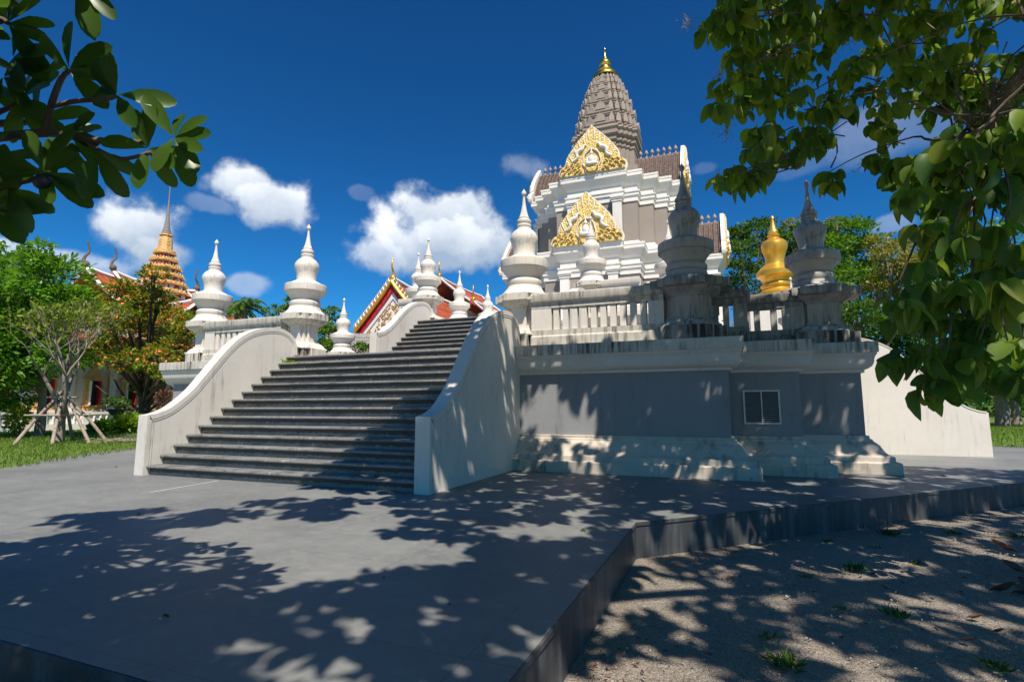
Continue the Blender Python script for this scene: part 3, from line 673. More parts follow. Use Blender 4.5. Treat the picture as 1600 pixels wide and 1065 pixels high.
# pediments
PO = [(-.5, 0), (-.51, .04), (-.505, .10), (-.49, .135), (-.455, .155), (-.42, .165), (-.40, .19), (-.405, .23), (-.395, .28), (-.365, .34), (-.32, .405), (-.265, .475), (-.205, .545), (-.145, .61), (-.09, .665), (-.045, .71), (0, .765)]
PO = PO + [(-x, z) for x, z in reversed(PO[:-1])]
def inset(poly, k):
    cx_, cz = 0, .30
    return [((x-cx_)*k, (z-cz)*k+cz if z > .001 else .012) for x, z in poly]
def pediment(label, y, z, w, rot):
    m = MB(); R4 = Matrix.Rotation(rot, 4, 'Z')
    T = lambda mb: mb.xf(R4 @ Matrix.Translation((0, y, z)) @ Matrix.Scale(w, 4))
    slab = MB(); slab.extr(PO, 1, 0, .055); p = T(slab).build('pediment', 'towerwhite', tw)
    if label: p['label'] = label
    gm = MB(); gi = inset(PO, .955); gm.extr(gi, 1, -.022, .0); T(gm).build('gold_relief', 'goldrel', p)
    # raised gold ridge leaves between white flutes
    fl = MB()
    def top_z(x):
        P = [q for q in PO if q[0] <= 0]; x = -abs(x)
        for (x1, z1), (x2, z2) in zip(P, P[1:]):
            if x1 <= x <= x2 and x2 > x1 and z1 > .2: return z1+(z2-z1)*(x-x1)/(x2-x1)
        return .7
    for k in (-5, -4, -3, -2, -1, 1, 2, 3, 4, 5):
        x0 = (abs(k)-.45)*.076*np.sign(k); z0 = top_z(x0)-.02; L_ = .17-.012*abs(k)
        fl.tube([(x0*(1-.13*t)+.006*math.sin(t*3)*np.sign(k), -.026, z0-L_*t) for t in (0, .25, .5, .75, 1)], [.004, .009, .010, .009, .005], 5)
    T(fl).build('white_flute', 'towerwhite', p)
    nm = MB()                              # wavy naga border on both sides of the niche
    for sgn in (-1, 1):
        c_ = catmull([(sgn*.30, -.03, .215), (sgn*.255, -.035, .235), (sgn*.215, -.035, .275), (sgn*.225, -.035, .325), (sgn*.19, -.035, .37), (sgn*.14, -.035, .385), (sgn*.115, -.035, .43), (sgn*.08, -.035, .445)], 5)
        nm.tube(c_, [.014+.014*math.sin(math.pi*i/len(c_)) for i in range(len(c_))], 8)
        c_ = catmull([(sgn*.09, -.03, .02), (sgn*.10, -.034, .10), (sgn*.135, -.034, .16), (sgn*.12, -.034, .24), (sgn*.10, -.034, .30), (sgn*.05, -.034, .345), (0, -.034, .375)], 5)
        nm.tube(c_, .010, 6)
    T(nm).build('wavy_border', 'towerwhite', p, smooth=60)
    for sgn in (-1, 1):                    # corner scrolls of gold
        sc = MB()
        for (sx_, sz_, r_) in ((.43, .075, .055), (.34, .09, .05), (.25, .07, .045), (.18, .055, .035), (.29, .155, .038), (.20, .15, .035), (.37, .155, .03)):
            c_ = [(sgn*(sx_+r_*(1-t*.8)*math.cos(5.5*t)), -.030-.01*t, sz_+r_*(1-t*.8)*math.sin(5.5*t)) for t in np.linspace(0, 1, 12)]
            sc.tube(c_, .011, 5)
        T(sc).build('gold_scroll', 'goldrel', p, smooth=60)
    # seated figure on a pedestal
    f = MB()
    def blob(x, zz, yy, rx, rz, ry):
        rings = []
        for i in range(1, 8):
            ph = math.pi*i/8; rings.append([(x+rx*math.sin(ph)*math.cos(t), yy+ry*math.sin(ph)*math.sin(t), zz-rz*math.cos(ph)) for t in np.linspace(0, 2*math.pi, 10, endpoint=False)])
        f.loft(rings)
    blob(0, .205, -.045, .033, .05, .025); blob(0, .275, -.045, .017, .021, .016); blob(0, .308, -.043, .008, .022, .008)
    blob(0, .155, -.048, .066, .018, .03); blob(-.045, .195, -.045, .012, .045, .012); blob(.045, .195, -.045, .012, .045, .012)
    blob(-.03, .17, -.055, .035, .012, .014); blob(.03, .17, -.055, .035, .012, .014)
    f.v = [(x*1.45, y-.01, .10+(z-.13)*1.35) for x, y, z in f.v]
    T(f).build('deity_figure', 'towerwhite', p, smooth=60)
    pd = MB(); pd.extr([(-.09, .115), (-.10, .10), (-.07, .08), (-.08, .06), (-.05, .02), (.05, .02), (.08, .06), (.07, .08), (.10, .10), (.09, .115)], 1, -.06, -.02); T(pd).build('pedestal', 'goldrel', p)
    return p
pediment(None, -4.62, 14.97, 4.05, 0)
pediment('gold pediment with seated white figure, lower of the two facing front', -6.40, 10.10, 4.05, 0)
for rot in (math.pi/2, -math.pi/2, math.pi):
    pediment(None, -4.62 if rot == math.pi else -5.0, 14.95, 4.0, rot); pediment(None, -6.40 if rot == math.pi else -7.12, 10.08, 4.0, rot)
# prang: redented tiers that swell and taper
def rr(r, n=4):
    a = r; b = r*.42; cs_ = []
    for i in range(n+1):
        th = (i/n)*(math.pi/2-2*math.asin(.42)*.98)+math.asin(.42)
        cs_.append((r*math.sin(th), r*math.cos(th)))
    cs_[0] = (b, a*.985); cs_[-1] = (a*.985, b)
    return redent(cs_)
m = MB(); mould(m, rr(1.88), [(.08, 15.5), (.08, 17.9), (.14, 17.95), (.14, 18.08), (.08, 18.12), (.08, 18.2), (.22, 18.28), (.22, 18.42), (.14, 18.46), (.14, 18.56), (.33, 18.66), (.33, 18.84), (.26, 18.88), (.28, 19.02), (.36, 19.1), (.34, 19.22)]); m.build('prang_shaft', 'prang', tw)
tiers = [(19.15, 2.20, 1.0), (20.12, 1.98, .98), (21.05, 1.74, .88), (21.90, 1.48, .76), (22.64, 1.22, .62), (23.22, .98, .42)]
for k, (z, r, h) in enumerate(tiers):
    m = MB(); mould(m, rr(r), [(-.02, z-.05), (-.02, z+h*.02), (.02, z+h*.05), (.02, z+h*.12), (-.05, z+h*.14), (-.05, z+h*.19), (.03, z+h*.23), (.03, z+h*.33), (-.03, z+h*.36), (-.03, z+h*.41), (-.30*min(1, r/1.6), z+h*.43), (-.30*min(1, r/1.6), z+h+.06)])
    t_ = m.build('prang_tier', 'prang', tw)
    an = MB()
    for q_, dg in [(q, dg) for q in range(4) for dg in (0, 20, 32.5, 45, 57.5, 70)]:
        th = R(q_*90+dg); w = r*(.155 if dg == 0 else .075); hh = h*(.64 if dg != 0 else .6)
        prof = [(-w, 0), (-w*1.05, hh*.35), (-w*.75, hh*.68), (0, hh), (w*.75, hh*.68), (w*1.05, hh*.35), (w, 0)]
        e = MB(); e.extr(prof, 1, -.05, .16)
        e.xf(Matrix.Rotation(th, 4, 'Z') @ Matrix.Translation((0, -(r*(.985 if dg in (0, 45) else .96)), z+h*.40)) @ Matrix.Rotation(R(-3), 4, 'X')); an.add(e.v, e.f)
    an.build('leaf_antefix', 'prang', t_)
m = MB(); m.lathe([(.80, 23.4), (.86, 23.55), (.8, 23.62)], n=28); m.build('prang_collar', 'prang', tw, smooth=40)
m = MB(); m.lathe([(0.912, 23.77), (0.936, 23.847), (0.899, 23.956), (0.739, 24.131), (0.616, 24.24), (0.517, 24.317), (0.542, 24.372), (0.517, 24.438), (0.394, 24.504), (0.345, 24.591), (0.333, 24.701), (0.358, 24.788), (0.411, 24.876), (0.416, 24.963), (0.37, 25.072), (0.254, 25.16), (0.173, 25.215), (0.196, 25.269), (0.185, 25.335), (0.116, 25.39), (0.076, 25.521), (0.053, 25.741), (0.029, 25.959), (0.053, 26.014), (0.058, 26.058), (0.035, 26.123), (0.006, 26.2)], n=28); m.build('gold_finial', 'gold', tw, smooth=40)

# golden stupa behind the right pillars
gs = empty('golden_stupa', (2.32, 26.0, 0)); tag(gs, 'shiny golden bell-shaped stupa between the two shaded corner pillars', 'stupa')
m = MB(); m.box(-1.6, 1.6, -1.6, 1.6, -.1, 3.0); m.box(-1.2, 1.2, -1.2, 1.2, 3.0, 5.3); m.build('pedestal', 'plaster', gs)
k = 26/20.
def gz(y): return float(atY(1205, y, 26.0)[2])
gl = MB(); gl.lathe([(.80, 5.2), (.80, gz(459)), (.66, gz(456)), (.60, gz(453)), (.62, gz(450)), (.66, gz(449)), (.66, gz(446.5)), (.60, gz(445)), (.56, gz(442)), (.60, gz(438)), (.68, gz(435)), (.78, gz(433.5)), (.80, gz(433)), (.80, gz(426)), (.77, gz(425)), (.62, gz(419)), (.50, gz(415)), (.43, gz(414)), (.40, gz(408)), (.41, gz(402)), (.47, gz(396)), (.53, gz(390)), (.55, gz(385)), (.52, gz(381)), (.42, gz(377)), (.27, gz(374)), (.22, gz(372)), (.26, gz(370)), (.26, gz(368)), (.19, gz(366)), (.22, gz(364)), (.2, gz(362)), (.14, gz(358)), (.08, gz(350)), (.05, gz(344)), (.075, gz(341.5)), (.05, gz(339)), (.01, gz(337))], n=40); gl.build('golden_bell', 'goldpaint', gs, smooth=24)

# ================================================================== TEMPLE ON THE LEFT
def chofa(par, x, y, z, s=1.0, mat='goldpaint', lean=0, rz=0):
    m = MB(); pts = catmull([(0, 0, 0), (.10, 0, .35), (.22, 0, .6), (.12, 0, .95), (-.08, 0, 1.25), (-.10, 0, 1.6), (.02, 0, 2.0), (.05, 0, 2.2)], 4)
    n = len(pts); rad = [(.05+.17*math.exp(-((i/n-.12)/.10)**2)+.10*(1-i/n)**1.2) for i in range(n)]; rad[-1] = .01
    m.tube(pts, rad, 8); m.xf(Matrix.Translation((x, y, z)) @ Matrix.Rotation(rz, 4, 'Z') @ Matrix.Scale(s, 4)); return m.build('horn_finial', mat, par, smooth=60)
def gable_roof(par, axis, c, l0, l1, hw, z0, z1, mat, sag=.25, edge='white2', th=.18, ridge=True):
    """roof with ridge along axis ('x' or 'y'); c = centre across, l0..l1 along the ridge; concave Thai profile"""
    n = 9; prof = []
    for i in range(-n, n+1):
        t = i/n; prof.append((t*hw, z1-(z1-z0)*(abs(t)**.88)))
    seg = 8; rings = []
    for k in range(seg+1):
        u = k/seg; lift = sag*(2*u-1)**2
        pos = l0+(l1-l0)*u; ring = [(c+x, pos, z+lift) for x, z in prof] + [(c+x, pos, z+lift-th) for x, z in reversed(prof)]
        rings.append(ring)
    m = MB(); m.loft(rings)
    if axis == 'x': m.v = [(y, x, z) for x, y, z in m.v]
    rf = m.build('roof', mat, par)
    e = MB()                               # white bargeboards and ridge
    for pos, lift in ((l0, sag), (l1, sag)):
        for sg in (-1, 1):
            pts = [(c+x, pos, z+lift+.10) for x, z in prof if x*sg >= -1e-6]
            if sg < 0: pts = pts[::-1]
            e.tube(pts, .13, 4)
    if ridge: e.tube([(c, l0+(l1-l0)*k/seg, z1+sag*(2*k/seg-1)**2+.1) for k in range(seg+1)], .16, 6)
    for sg in (-1, 1):
        for tt in (.5,):
            e.tube([(c+sg*tt*hw, l0+(l1-l0)*k/seg, z1-(z1-z0)*(tt**.88)+sag*(2*k/seg-1)**2+.05) for k in range(seg+1)], .07, 4)
    if axis == 'x': e.v = [(y, x, z) for x, y, z in e.v]
    e.build('white_edging', edge, rf)
    return rf
UX = -38.0
ub = empty('ordination_hall', (UX, 24, 0)); tag(ub, 'ornate white and gold temple hall at left with orange roofs and slender spire', 'temple')
OX, OY = UX, 24.0
def ul(o):                                 # children are written in world axes relative to the base
    return o
w = MB(); w.box(-11, 0, -9, 16, 0, 6.6); w.build('wall', 'white2', ub)
w = MB(); w.box(-11.6, .9, -9.6, 16.6, 0, .75); w.box(-11.3, .5, -9.3, 16.3, .75, 1.05); w.build('plinth', 'white2', ub)
for yy in (-7.0, -4.75, -2.15, .1, 2.1, 4.6, 7.1):
    z0 = .95
    f = MB(); f.box(0, .32, yy-.62, yy+.62, z0, z0+.18); f.box(0, .26, yy-.56, yy+.56, z0+.18, z0+.34); f.box(0, .3, yy-.6, yy+.6, z0+.34, z0+.42)
    f.box(0, .22, yy-.52, yy-.30, z0+.42, z0+2.0); f.box(0, .22, yy+.30, yy+.52, z0+.42, z0+2.0); f.box(0, .28, yy-.6, yy+.6, z0+2.0, z0+2.14)
    f.extr([(yy-.6, z0+2.14), (yy-.45, z0+2.3), (yy-.38, z0+2.5), (yy-.22, z0+2.62), (yy-.12, z0+2.85), (yy, z0+3.2), (yy+.12, z0+2.85), (yy+.22, z0+2.62), (yy+.38, z0+2.5), (yy+.45, z0+2.3), (yy+.6, z0+2.14)], 0, 0, .18)
    fo = f.build('window_frame', 'orangegold', ub)
    MB().box(.01, .05, yy-.29, yy+.29, z0+.42, z0+2.0).build('opening', 'darkmetal', fo)
    MB().box(.05, .42, yy+.26, yy+.30, z0+.44, z0+1.98).build('shutter', 'redsoffit', fo)
    MB().box(.05, .42, yy-.30, yy-.26, z0+.44, z0+1.98).build('shutter', 'white2', fo)
for yy in (-8.8, -5.9, -3.45, -1.0, 1.1, 3.35, 5.85, 8.3):
    p_ = MB(); p_.box(0, .16, yy-.22, yy+.22, 1.05, 6.4); po = p_.build('pilaster', 'white2', ub)
    q = MB(); q.box(.01, .18, yy-.26, yy-.22, 1.05, 6.4); q.box(.01, .18, yy+.22, yy+.26, 1.05, 6.4); q.build('gold_edge', 'orangegold', po)
cc = -5.5                                  # ridge line x (local)
gable_roof(ub, 'y', cc, -10.0, 16.8, 7.2, 5.4, 8.3, 'redtile2', .2)
gable_roof(ub, 'y', cc, -.2, 8.6, 5.4, 7.2, 11.0, 'redtile', .45)
gable_roof(ub, 'y', cc, 1.7, 7.2, 4.4, 8.3, 11.2, 'redtile', .4)
gable_roof(ub, 'y', cc, 7.6, 13.8, 4.9, 6.9, 9.9, 'redtile', .35)
gable_roof(ub, 'x', 4.0, -12.5, 1.2, 3.2, 6.3, 9.0, 'redtile', .3)
for yy, zz, s in ((-.2, 11.45, .95), (8.6, 11.5, .95), (1.7, 11.7, .85), (7.2, 11.6, .7), (13.8, 10.4, .8)):
    chofa(ub, cc, yy, zz, s, 'bark', rz=math.pi/2 if yy > 4 else -math.pi/2)
# tiered spire
sy, sx_ = 5.55, cc
z = 10.2
for k, (r, h) in enumerate(((1.95, .75), (1.72, .72), (1.48, .7), (1.22, .68), (.97, .66), (.78, .62))):
    m = MB(); P = rsq(r, .55); mould(m, P, [(-.35, z), (-.35, z+h*.4), (-.1, z+h*.5), (0, z+h*.55), (0, z+h*.7), (-.15, z+h*.72), (-.3, z+h)], c=(sx_, sy)); t_ = m.build('spire_tier', 'orangegold', ub)
    b = MB(); mould(b, P, [(-.2, z-.04), (-.22, z+h*.42)], c=(sx_, sy)); b.build('white_band', 'white2', t_)
    rn = MB()
    for i in range(12):
        th = 2*math.pi*i/12+.13; e = MB(); e.box(-.11*r, .11*r, -.05, .12, z+.02, z+h*.4); e.xf(Matrix.Translation((sx_, sy, 0)) @ Matrix.Rotation(th, 4, 'Z') @ Matrix.Translation((0, -(r-.16), 0))); rn.add(e.v, e.f)
    rn.build('red_niche', 'redtile2', t_)
    a = MB()
    for i in range(28):
        th = 2*math.pi*i/28; e = MB(); e.extr([(-.09, 0), (-.1, .12), (0, .3), (.1, .12), (.09, 0)], 1, -.03, .03)
        e.xf(Matrix.Translation((sx_, sy, 0)) @ Matrix.Rotation(th, 4, 'Z') @ Matrix.Translation((0, -r*.97, z+h*.66))); a.add(e.v, e.f)
    a.build('antefix', 'orangegold', t_); z += h
m = MB(); m.lathe([(.60, z), (.55, z+.3), (.5, z+1.0), (.42, z+1.3), (.52, z+1.35), (.5, z+1.45), (.36, z+1.5)], (sx_, sy), 8, rot=.39); m.build('spire_bell', 'orangegold', ub)
zz = z+1.5; prof = []
r = .34
for k in range(16):
    prof += [(r, zz), (r*1.06, zz+.08), (r*.9, zz+.16)]; zz += .2; r *= .88
prof += [(.05, zz), (.045, zz+1.4)]
m = MB(); m.lathe(prof, (sx_, sy), 14); m.build('ringed_spire', 'shingle', ub, smooth=40)
m = MB(); m.lathe([(.045, zz+1.4), (.2, zz+1.45), (.17, zz+1.6), (.13, zz+1.62), (.14, zz+1.75), (.09, zz+1.77), (.09, zz+1.9), (.04, zz+2.0), (.01, zz+2.5)], (sx_, sy), 12); m.build('gold_tip', 'goldpaint', ub, smooth=40)
TIPZ = zz+2.5
# low balustrade wall in front of the hall
lw = empty('garden_wall', (-33.5, 24, 0)); tag(lw, 'low white balustraded boundary wall in front of the temple hall on the left', 'wall')
a = MB(); a.box(-.2, .2, -11, 9, 0, .35); a.box(-.14, .14, -11, 9, .85, .98); a.build('coping', 'white2', lw)
b = MB(); b.box(-.05, .05, -11, 9, .35, .85); b.build('panel', 'white2', lw)
for k in range(11): MB().box(-.17, .17, -11+k*2-.15, -11+k*2+.15, .35, 1.05).build('post', 'white2', lw)
for k in range(60): 
    if k == 0: bal = MB().lathe([(.05, .35), (.09, .45), (.05, .6), (.09, .75), (.05, .85)], (0.05, 0), 6).build('baluster', 'white2', lw, smooth=60); o = bal
    else: o = bpy.data.objects.new('baluster', bal.data); col.objects.link(o); o.parent = lw
    o.location = (0, -10.8+k*.33, 0)

# ================================================================== ASSEMBLY HALL (gable in the middle)
Yg = 46.0
ap = atY(612, 440, Yg); ev = atY(556, 519, Yg); print('assembly', ap, ev)
hx = ap[0]; hwid = (hx-ev[0]); 
ah = empty('assembly_hall', (hx, Yg, 0)); tag(ah, 'temple hall behind the stairs whose gable has gold saw-tooth edges and red lacquered soffit', 'temple')
za, ze = ap[2], ev[2]
hw2 = hwid+.2
w = MB(); w.box(-hw2*.8, hw2*.8, .8, 24, 0, ze-.2); w.build('wall', 'white2', ah)
ng = 1
def slope(t, z_off=0): return (t*hw2, za-(za-ze)*(abs(t)**.93)+z_off)
prof = [slope(i/10) for i in range(-10, 11)]
rings = [[(x, y, z) for x, z in prof]+[(x, y, z-.15) for x, z in reversed(prof)] for y in (.1, 24)]
m = MB(); m.loft(rings); m.build('roof', 'redtile', ah)
rdg = MB(); rdg.tube([(0, y, za+.12+(.35 if y < 1 else 0)) for y in (0.1, 3, 8, 16, 24)], .2, 6); rdg.build('ridge', 'white2', ah)
# second, lower roof tier behind
bb = MB()
for sg in (-1, 1):
    pts = [(sg*abs(x), -.05, z+.05) for x, z in prof if x >= 0] 
    bb.tube(pts, .19, 6)
bo = bb.build('bargeboard', 'goldpaint', ah, smooth=40)
for sg in (-1, 1):
    tt = MB(); wt = MB()
    for k in range(26):
        t = (k+.7)/27; x, z = slope(t); d = Vector((sg*hw2, 0, -(za-ze))).normalized(); nrm = Vector((sg*(za-ze), 0, hw2)).normalized()
        p = Vector((sg*x, -.05, z+.1)); q = (tt if k % 2 else wt)
        e = MB(); q.tube([p, p+nrm*.35-d*.05, p+nrm*.55-d*.22], [.13, .10, .02], 5)
    tt.build('saw_tooth', 'goldpaint', bo); wt.build('saw_tooth', 'white2', bo)
s1 = MB()
for k in range(7):                         # red soffit in overlapping sections
    for sg in (-1, 1):
        t0, t1 = k/7+.01, (k+1)/7-.005; x0, z0 = slope(t0); x1, z1 = slope(t1)
        s1.loft([[(sg*x0, y, z0-.16), (sg*x1, y, z1-.16), (sg*x1, y, z1-.95), (sg*x0, y, z0-.95)] for y in (.12+.02*k, .35)])
s1.build('soffit', 'redsoffit', ah)
s2 = MB()
for sg in (-1, 1):
    x0, z0 = slope(.0); x1, z1 = slope(.98); s2.loft([[(0, y, z0-.95), (sg*x1*.93, y, z1-.55), (sg*x1*.80, y, z1-.55), (0, y, z0-1.75)] for y in (.3, .5)])
s2.build('gable_band', 'white2', ah)
gm = MB(); gm.extr([(-hw2*.82, ze-.5), (0, za-1.6), (hw2*.82, ze-.5)], 1, .42, .6); gw = gm.build('gable_panel', 'white2', ah)
orn = MB()
for k in range(220):
    x = rng.uniform(-.74, .74); zt = rng.uniform(.03, .9); 
    if abs(x) > (1-zt)*.84: continue
    px, pz = x*hw2, ze-.5+(za-1.3-ze)*zt; r0 = rng.uniform(.10, .26); a0 = rng.uniform(0, 6)
    orn.tube([(px+r0*(1-t)*math.cos(a0+4.5*t), .36, pz+r0*(1-t)*math.sin(a0+4.5*t)) for t in np.linspace(0, .9, 6)], .05, 4)
orn.build('gold_scroll', 'orangegold', gw)
chofa(ah, 0, 0.1, za+.1, 1.15, 'goldpaint', rz=math.pi/2)
# further red roofs seen low over the top steps
def small_hall(name, label, px, py, Y, wd, hgt, ch=1.0):
    a = atY(px, py, Y); e = empty(name, (a[0], Y, 0)); tag(e, label, 'temple')
    w = MB(); w.box(-wd*.7, wd*.7, 0, 12, 0, a[2]-hgt); w.build('wall', 'white2', e)
    gable_roof(e, 'y', 0, -.5, 12.5, wd, a[2]-hgt, a[2], 'redtile', .2, 'white2'); chofa(e, 0, -.5, a[2]+.2, ch, 'goldpaint', rz=math.pi/2); return e
small_hall('far_hall', 'distant orange-roofed hall whose gold horn shows just over the top step', 742, 474, 62.0, 4.6, 3.6, 1.0)
small_hall('far_hall', 'distant hall with orange roof and gold horn hidden between two white pillars', 689, 437, 60.0, 4.5, 3.5, 1.0)
# grey shingled roof at the foot of the gable
sr = at(566, 522, 32.0); sh = empty('shingled_hut', (sr[0], sr[1], 0)); tag(sh, 'small hut with grey wooden shingle roof left of the upper flight newel', 'hut')
sl = MB()
for k in range(9):
    t = k/9; sl.loft([[(x, -1.6*(1-t)-.0, sr[2]-1.9*(1-t)+.0), (x, -1.6*(1-t)+.3, sr[2]-1.9*(1-t)+.28), (x, -1.6*(1-t)+.3, sr[2]-1.9*(1-t)+.2), (x, -1.6*(1-t)+.02, sr[2]-1.9*(1-t)-.07)] for x in (-2.2, 3.2)])
sl.box(-2.2, 3.2, .1, .4, sr[2]-.1, sr[2]+.06); sl.build('shingle_roof', 'shingle', sh); MB().box(-1.9, 2.9, -1.2, 1.5, 0, sr[2]-1.9).build('wall', 'wood', sh)
sh.rotation_euler[2] = R(30)

# ================================================================== TREES
def branchy(mb, p, d, L, r, depth, spread=.5, up=.25, ends=None, seg=4, kids=3, shrink=.68):
    pts = [Vector(p)]; d = Vector(d).normalized(); rad = [r]
    for k in range(seg):
        d = (d + Vector((random.gauss(0, .13), random.gauss(0, .13), random.gauss(0, .08)+up*.1))).normalized()
        pts.append(pts[-1]+d*L/seg); rad.append(r*(1-.38*(k+1)/seg))
    mb.tube(pts, rad, 6 if depth > 1 else 4)
    if depth <= 0:
        if ends is not None: ends.append((pts[-1], d))
        return
    for k in range(kids):
        a = 2*math.pi*(k+random.random()*.6)/kids; s = d.orthogonal().normalized(); b = d.cross(s)
        nd = (d + (s*math.cos(a)+b*math.sin(a))*spread*random.uniform(.7, 1.3) + Vector((0, 0, up))).normalized()
        branchy(mb, pts[-1] if k else pts[-1], nd, L*shrink*random.uniform(.8, 1.15), rad[-1]*.72, depth-1, spread, up, ends, seg, kids, shrink)
    if ends is not None and depth == 1: ends.append((pts[-1], d))
def tree(name, label, loc, h, lobes, nl, lsize, mat, bark='bark', trunk_r=.25, group=None, tpl=T_DIA, clump=.5, cat='tree', trunk_top=.45, flowers=0, lean=(0, 0)):
    """lobes: (x, y, z, r) of foliage masses relative to the base"""
    e = empty(name, loc); tag(e, label, cat, group)
    m = MB(); tp = Vector((lean[0], lean[1], h*trunk_top))
    m.tube(catmull([(0, 0, -.3), (tp.x*.3+.05, tp.y*.3, tp.z*.35), (tp.x*.7-.05, tp.y*.7, tp.z*.7), tuple(tp)], 3), [trunk_r*(1.25-.07*i) for i in range(10)], 8)
    for (x, y, z, r) in lobes:
        a = tp*random.uniform(.6, 1.0); c = Vector((x, y, z)); mid = a.lerp(c, .5)+Vector((random.uniform(-.1, .1)*r, random.uniform(-.1, .1)*r, -.12*r))
        m.tube(catmull([tuple(a), tuple(mid), tuple(c)], 4), [trunk_r*.55*(1-.09*i) for i in range(9)], 5)
        for k in range(3):
            d = Vector(rdir(1, .3)[0]); m.tube([mid.lerp(c, .6), c+d*r*.35, c+d*r*.75], [trunk_r*.25, trunk_r*.15, trunk_r*.05], 4)
    m.build('trunk', bark, e, smooth=60)
    tot = sum(l[3]**2 for l in lobes); P = []; D = []
    for (x, y, z, r) in lobes:
        n = int(nl*r*r/tot); nc = max(6, int(n/22))
        cc_ = rdir(nc, .15)*(r*(.55+.5*rng.random(nc)**.6))[:, None]*np.array([1, 1, .8])
        pick = rng.integers(0, nc, n); off = rng.normal(size=(n, 3))*clump*r*.28*np.array([1, 1, .55])
        P.append(cc_[pick]+off+np.array([x, y, z])); D.append(unit(off+cc_[pick]*.25+rng.normal(size=(n, 3))*.25*r*.3))
    P = np.concatenate(P); D = np.concatenate(D); nrm = rdir(len(P), 1.4)
    V, Fq = leaves(P, D, nrm, lsize*rng.uniform(.65, 1.3, len(P)), tpl); np_mesh('crown', V, Fq, mat, e)
    if flowers:
        i = rng.integers(0, len(P), flowers); V, Fq = leaves(P[i]+rng.normal(size=(flowers, 3))*.08, rdir(flowers), rdir(flowers, 1), lsize*rng.uniform(.6, 1.1, flowers), T_DIA); np_mesh('blossom', V, Fq, 'flower', e)
    return e
def lobes_px(lst, depth, base, jit=.15):   # (px, py, radius px) -> lobes relative to base, built at their own depths
    out = []
    for (x, y, r) in lst:
        d = depth*(1+random.uniform(-jit, jit)*.5); p = at(x, y, d); out.append((p[0]-base[0], p[1]-base[1], p[2], r*d/F_PX))
    return out
# --- left garden
b = atZ(60, 683); b = (b[0], b[1], 0)
dep = proj(b)[2]
tree('frangipani_tree', 'dense bright green frangipani tree on the far left edge, tallest of the garden', b, 6, lobes_px([(30, 430, 48), (85, 440, 45), (-30, 450, 60), (110, 475, 32), (20, 495, 60), (75, 505, 40), (-20, 560, 60), (40, 565, 42), (95, 555, 30), (15, 615, 28), (60, 400, 22), (-60, 520, 70)], dep, b), 20000, .25, 'frang', 'greybark', .16, tpl=T_OVAL, clump=.7)
b = atZ(90, 692); b = Vector((b[0], b[1], 0))
pf = empty('propped_frangipani', b); tag(pf, 'sparse many-branched frangipani on the lawn held up by a ring of wooden props', 'tree')
m = MB(); ends = []
for dx, dy in ((-.35, 0), (.15, .1), (.5, -.1), (0, -.3), (-.1, .35)):
    branchy(m, (0+dx*.2, dy*.2, .9), (dx, dy, 1.3), 1.45, .085, 4, .5, .42, ends, 3, 2 if random.random() < .3 else 3, .72)
m.tube([(0, 0, -.1), (.03, .02, .4), (0, 0, 1.0)], [.2, .15, .14], 10)
m.build('trunk', 'greybark', pf, smooth=60)
pp = np.array([tuple(e[0]) for e in ends]); dd = np.array([tuple(e[1]) for e in ends])
idx = np.repeat(np.arange(len(pp)), 6); keep = rng.random(len(idx)) < .42; idx = idx[keep]
D = unit(dd[idx]*.7+rdir(len(idx), .1)); V, Fq = leaves(pp[idx]+rng.normal(size=(len(idx), 3))*.05, D, rdir(len(idx), 1.2), rng.uniform(.12, .24, len(idx)), T_OVAL); np_mesh('crown', V, Fq, 'flameleaf', pf)
props = [((-.95, -.5), (.1, .1)), ((.9, -.6), (-.1, .05)), ((.05, -1.0), (.05, -.05)), ((.75, .8), (-.1, -.1)), ((-.8, .8), (.1, -.1)), ((1.2, .1), (.05, 0))]
for i, (a, c) in enumerate(props):
    m = MB(); m.tube([(b.x+a[0]*1.25, b.y+a[1]*1.25, 0), (b.x+a[0]*.7, b.y+a[1]*.7, .85), (b.x+c[0], b.y+c[1], 1.75)], [.055, .05, .042], 8)
    tag(m.build('wooden_prop', 'wood', None, smooth=60), 'slanting wooden prop pole leaning on the sparse frangipani', 'pole', 'poles propping the frangipani')
m = MB()
for zz, k in ((.95, .80), (1.55, .35)):
    pts = [(b.x+p[0][0]*k, b.y+p[0][1]*k, zz) for p in props]
    for i in range(4): m.tube([Vector(pts[i])+(Vector(pts[i])-Vector(pts[(i+1) % 5]))*.15, pts[(i+1) % 5]], .032, 6)
tag(m.build('cross_rail', 'wood', None, smooth=60), 'horizontal wooden rails lashed round the prop poles of the sparse frangipani', 'rail')
b = atZ(222, 668); b = (b[0], b[1], 0); dep = proj(b)[2]
ft = tree('flame_tree', 'old gnarled dark-trunked tree with yellow green leaves and orange blossoms before the temple', b, 6.5, lobes_px([(215, 470, 30), (170, 500, 32), (255, 505, 34), (205, 525, 34), (155, 545, 26), (280, 545, 24), (240, 560, 26), (190, 460, 24), (245, 470, 22), (300, 510, 22), (130, 480, 26), (225, 605, 17), (262, 590, 14), (285, 585, 15), (185, 560, 20), (240, 430, 16)], dep, b, .25), 13000, .23, 'flameleaf', 'darkbark', .30, clump=.75, trunk_top=.33, flowers=2600)
ft2 = MB()
o = Vector((0, 0, .8))
for px, py in ((200, 530), (250, 520), (165, 560), (285, 588), (150, 602), (262, 560), (235, 470)):
    p = at(px, py, dep); q = Vector((p[0]-b[0], p[1]-b[1], p[2])); mid = o.lerp(q, .45)+Vector((random.uniform(-.3, .3), random.uniform(-.3, .3), -.25))
    ft2.tube(catmull([tuple(o), tuple(mid), tuple(q)], 5), [.11*(1-.075*i) for i in range(11)], 6)
ft2.build('limb', 'darkbark', ft, smooth=60)
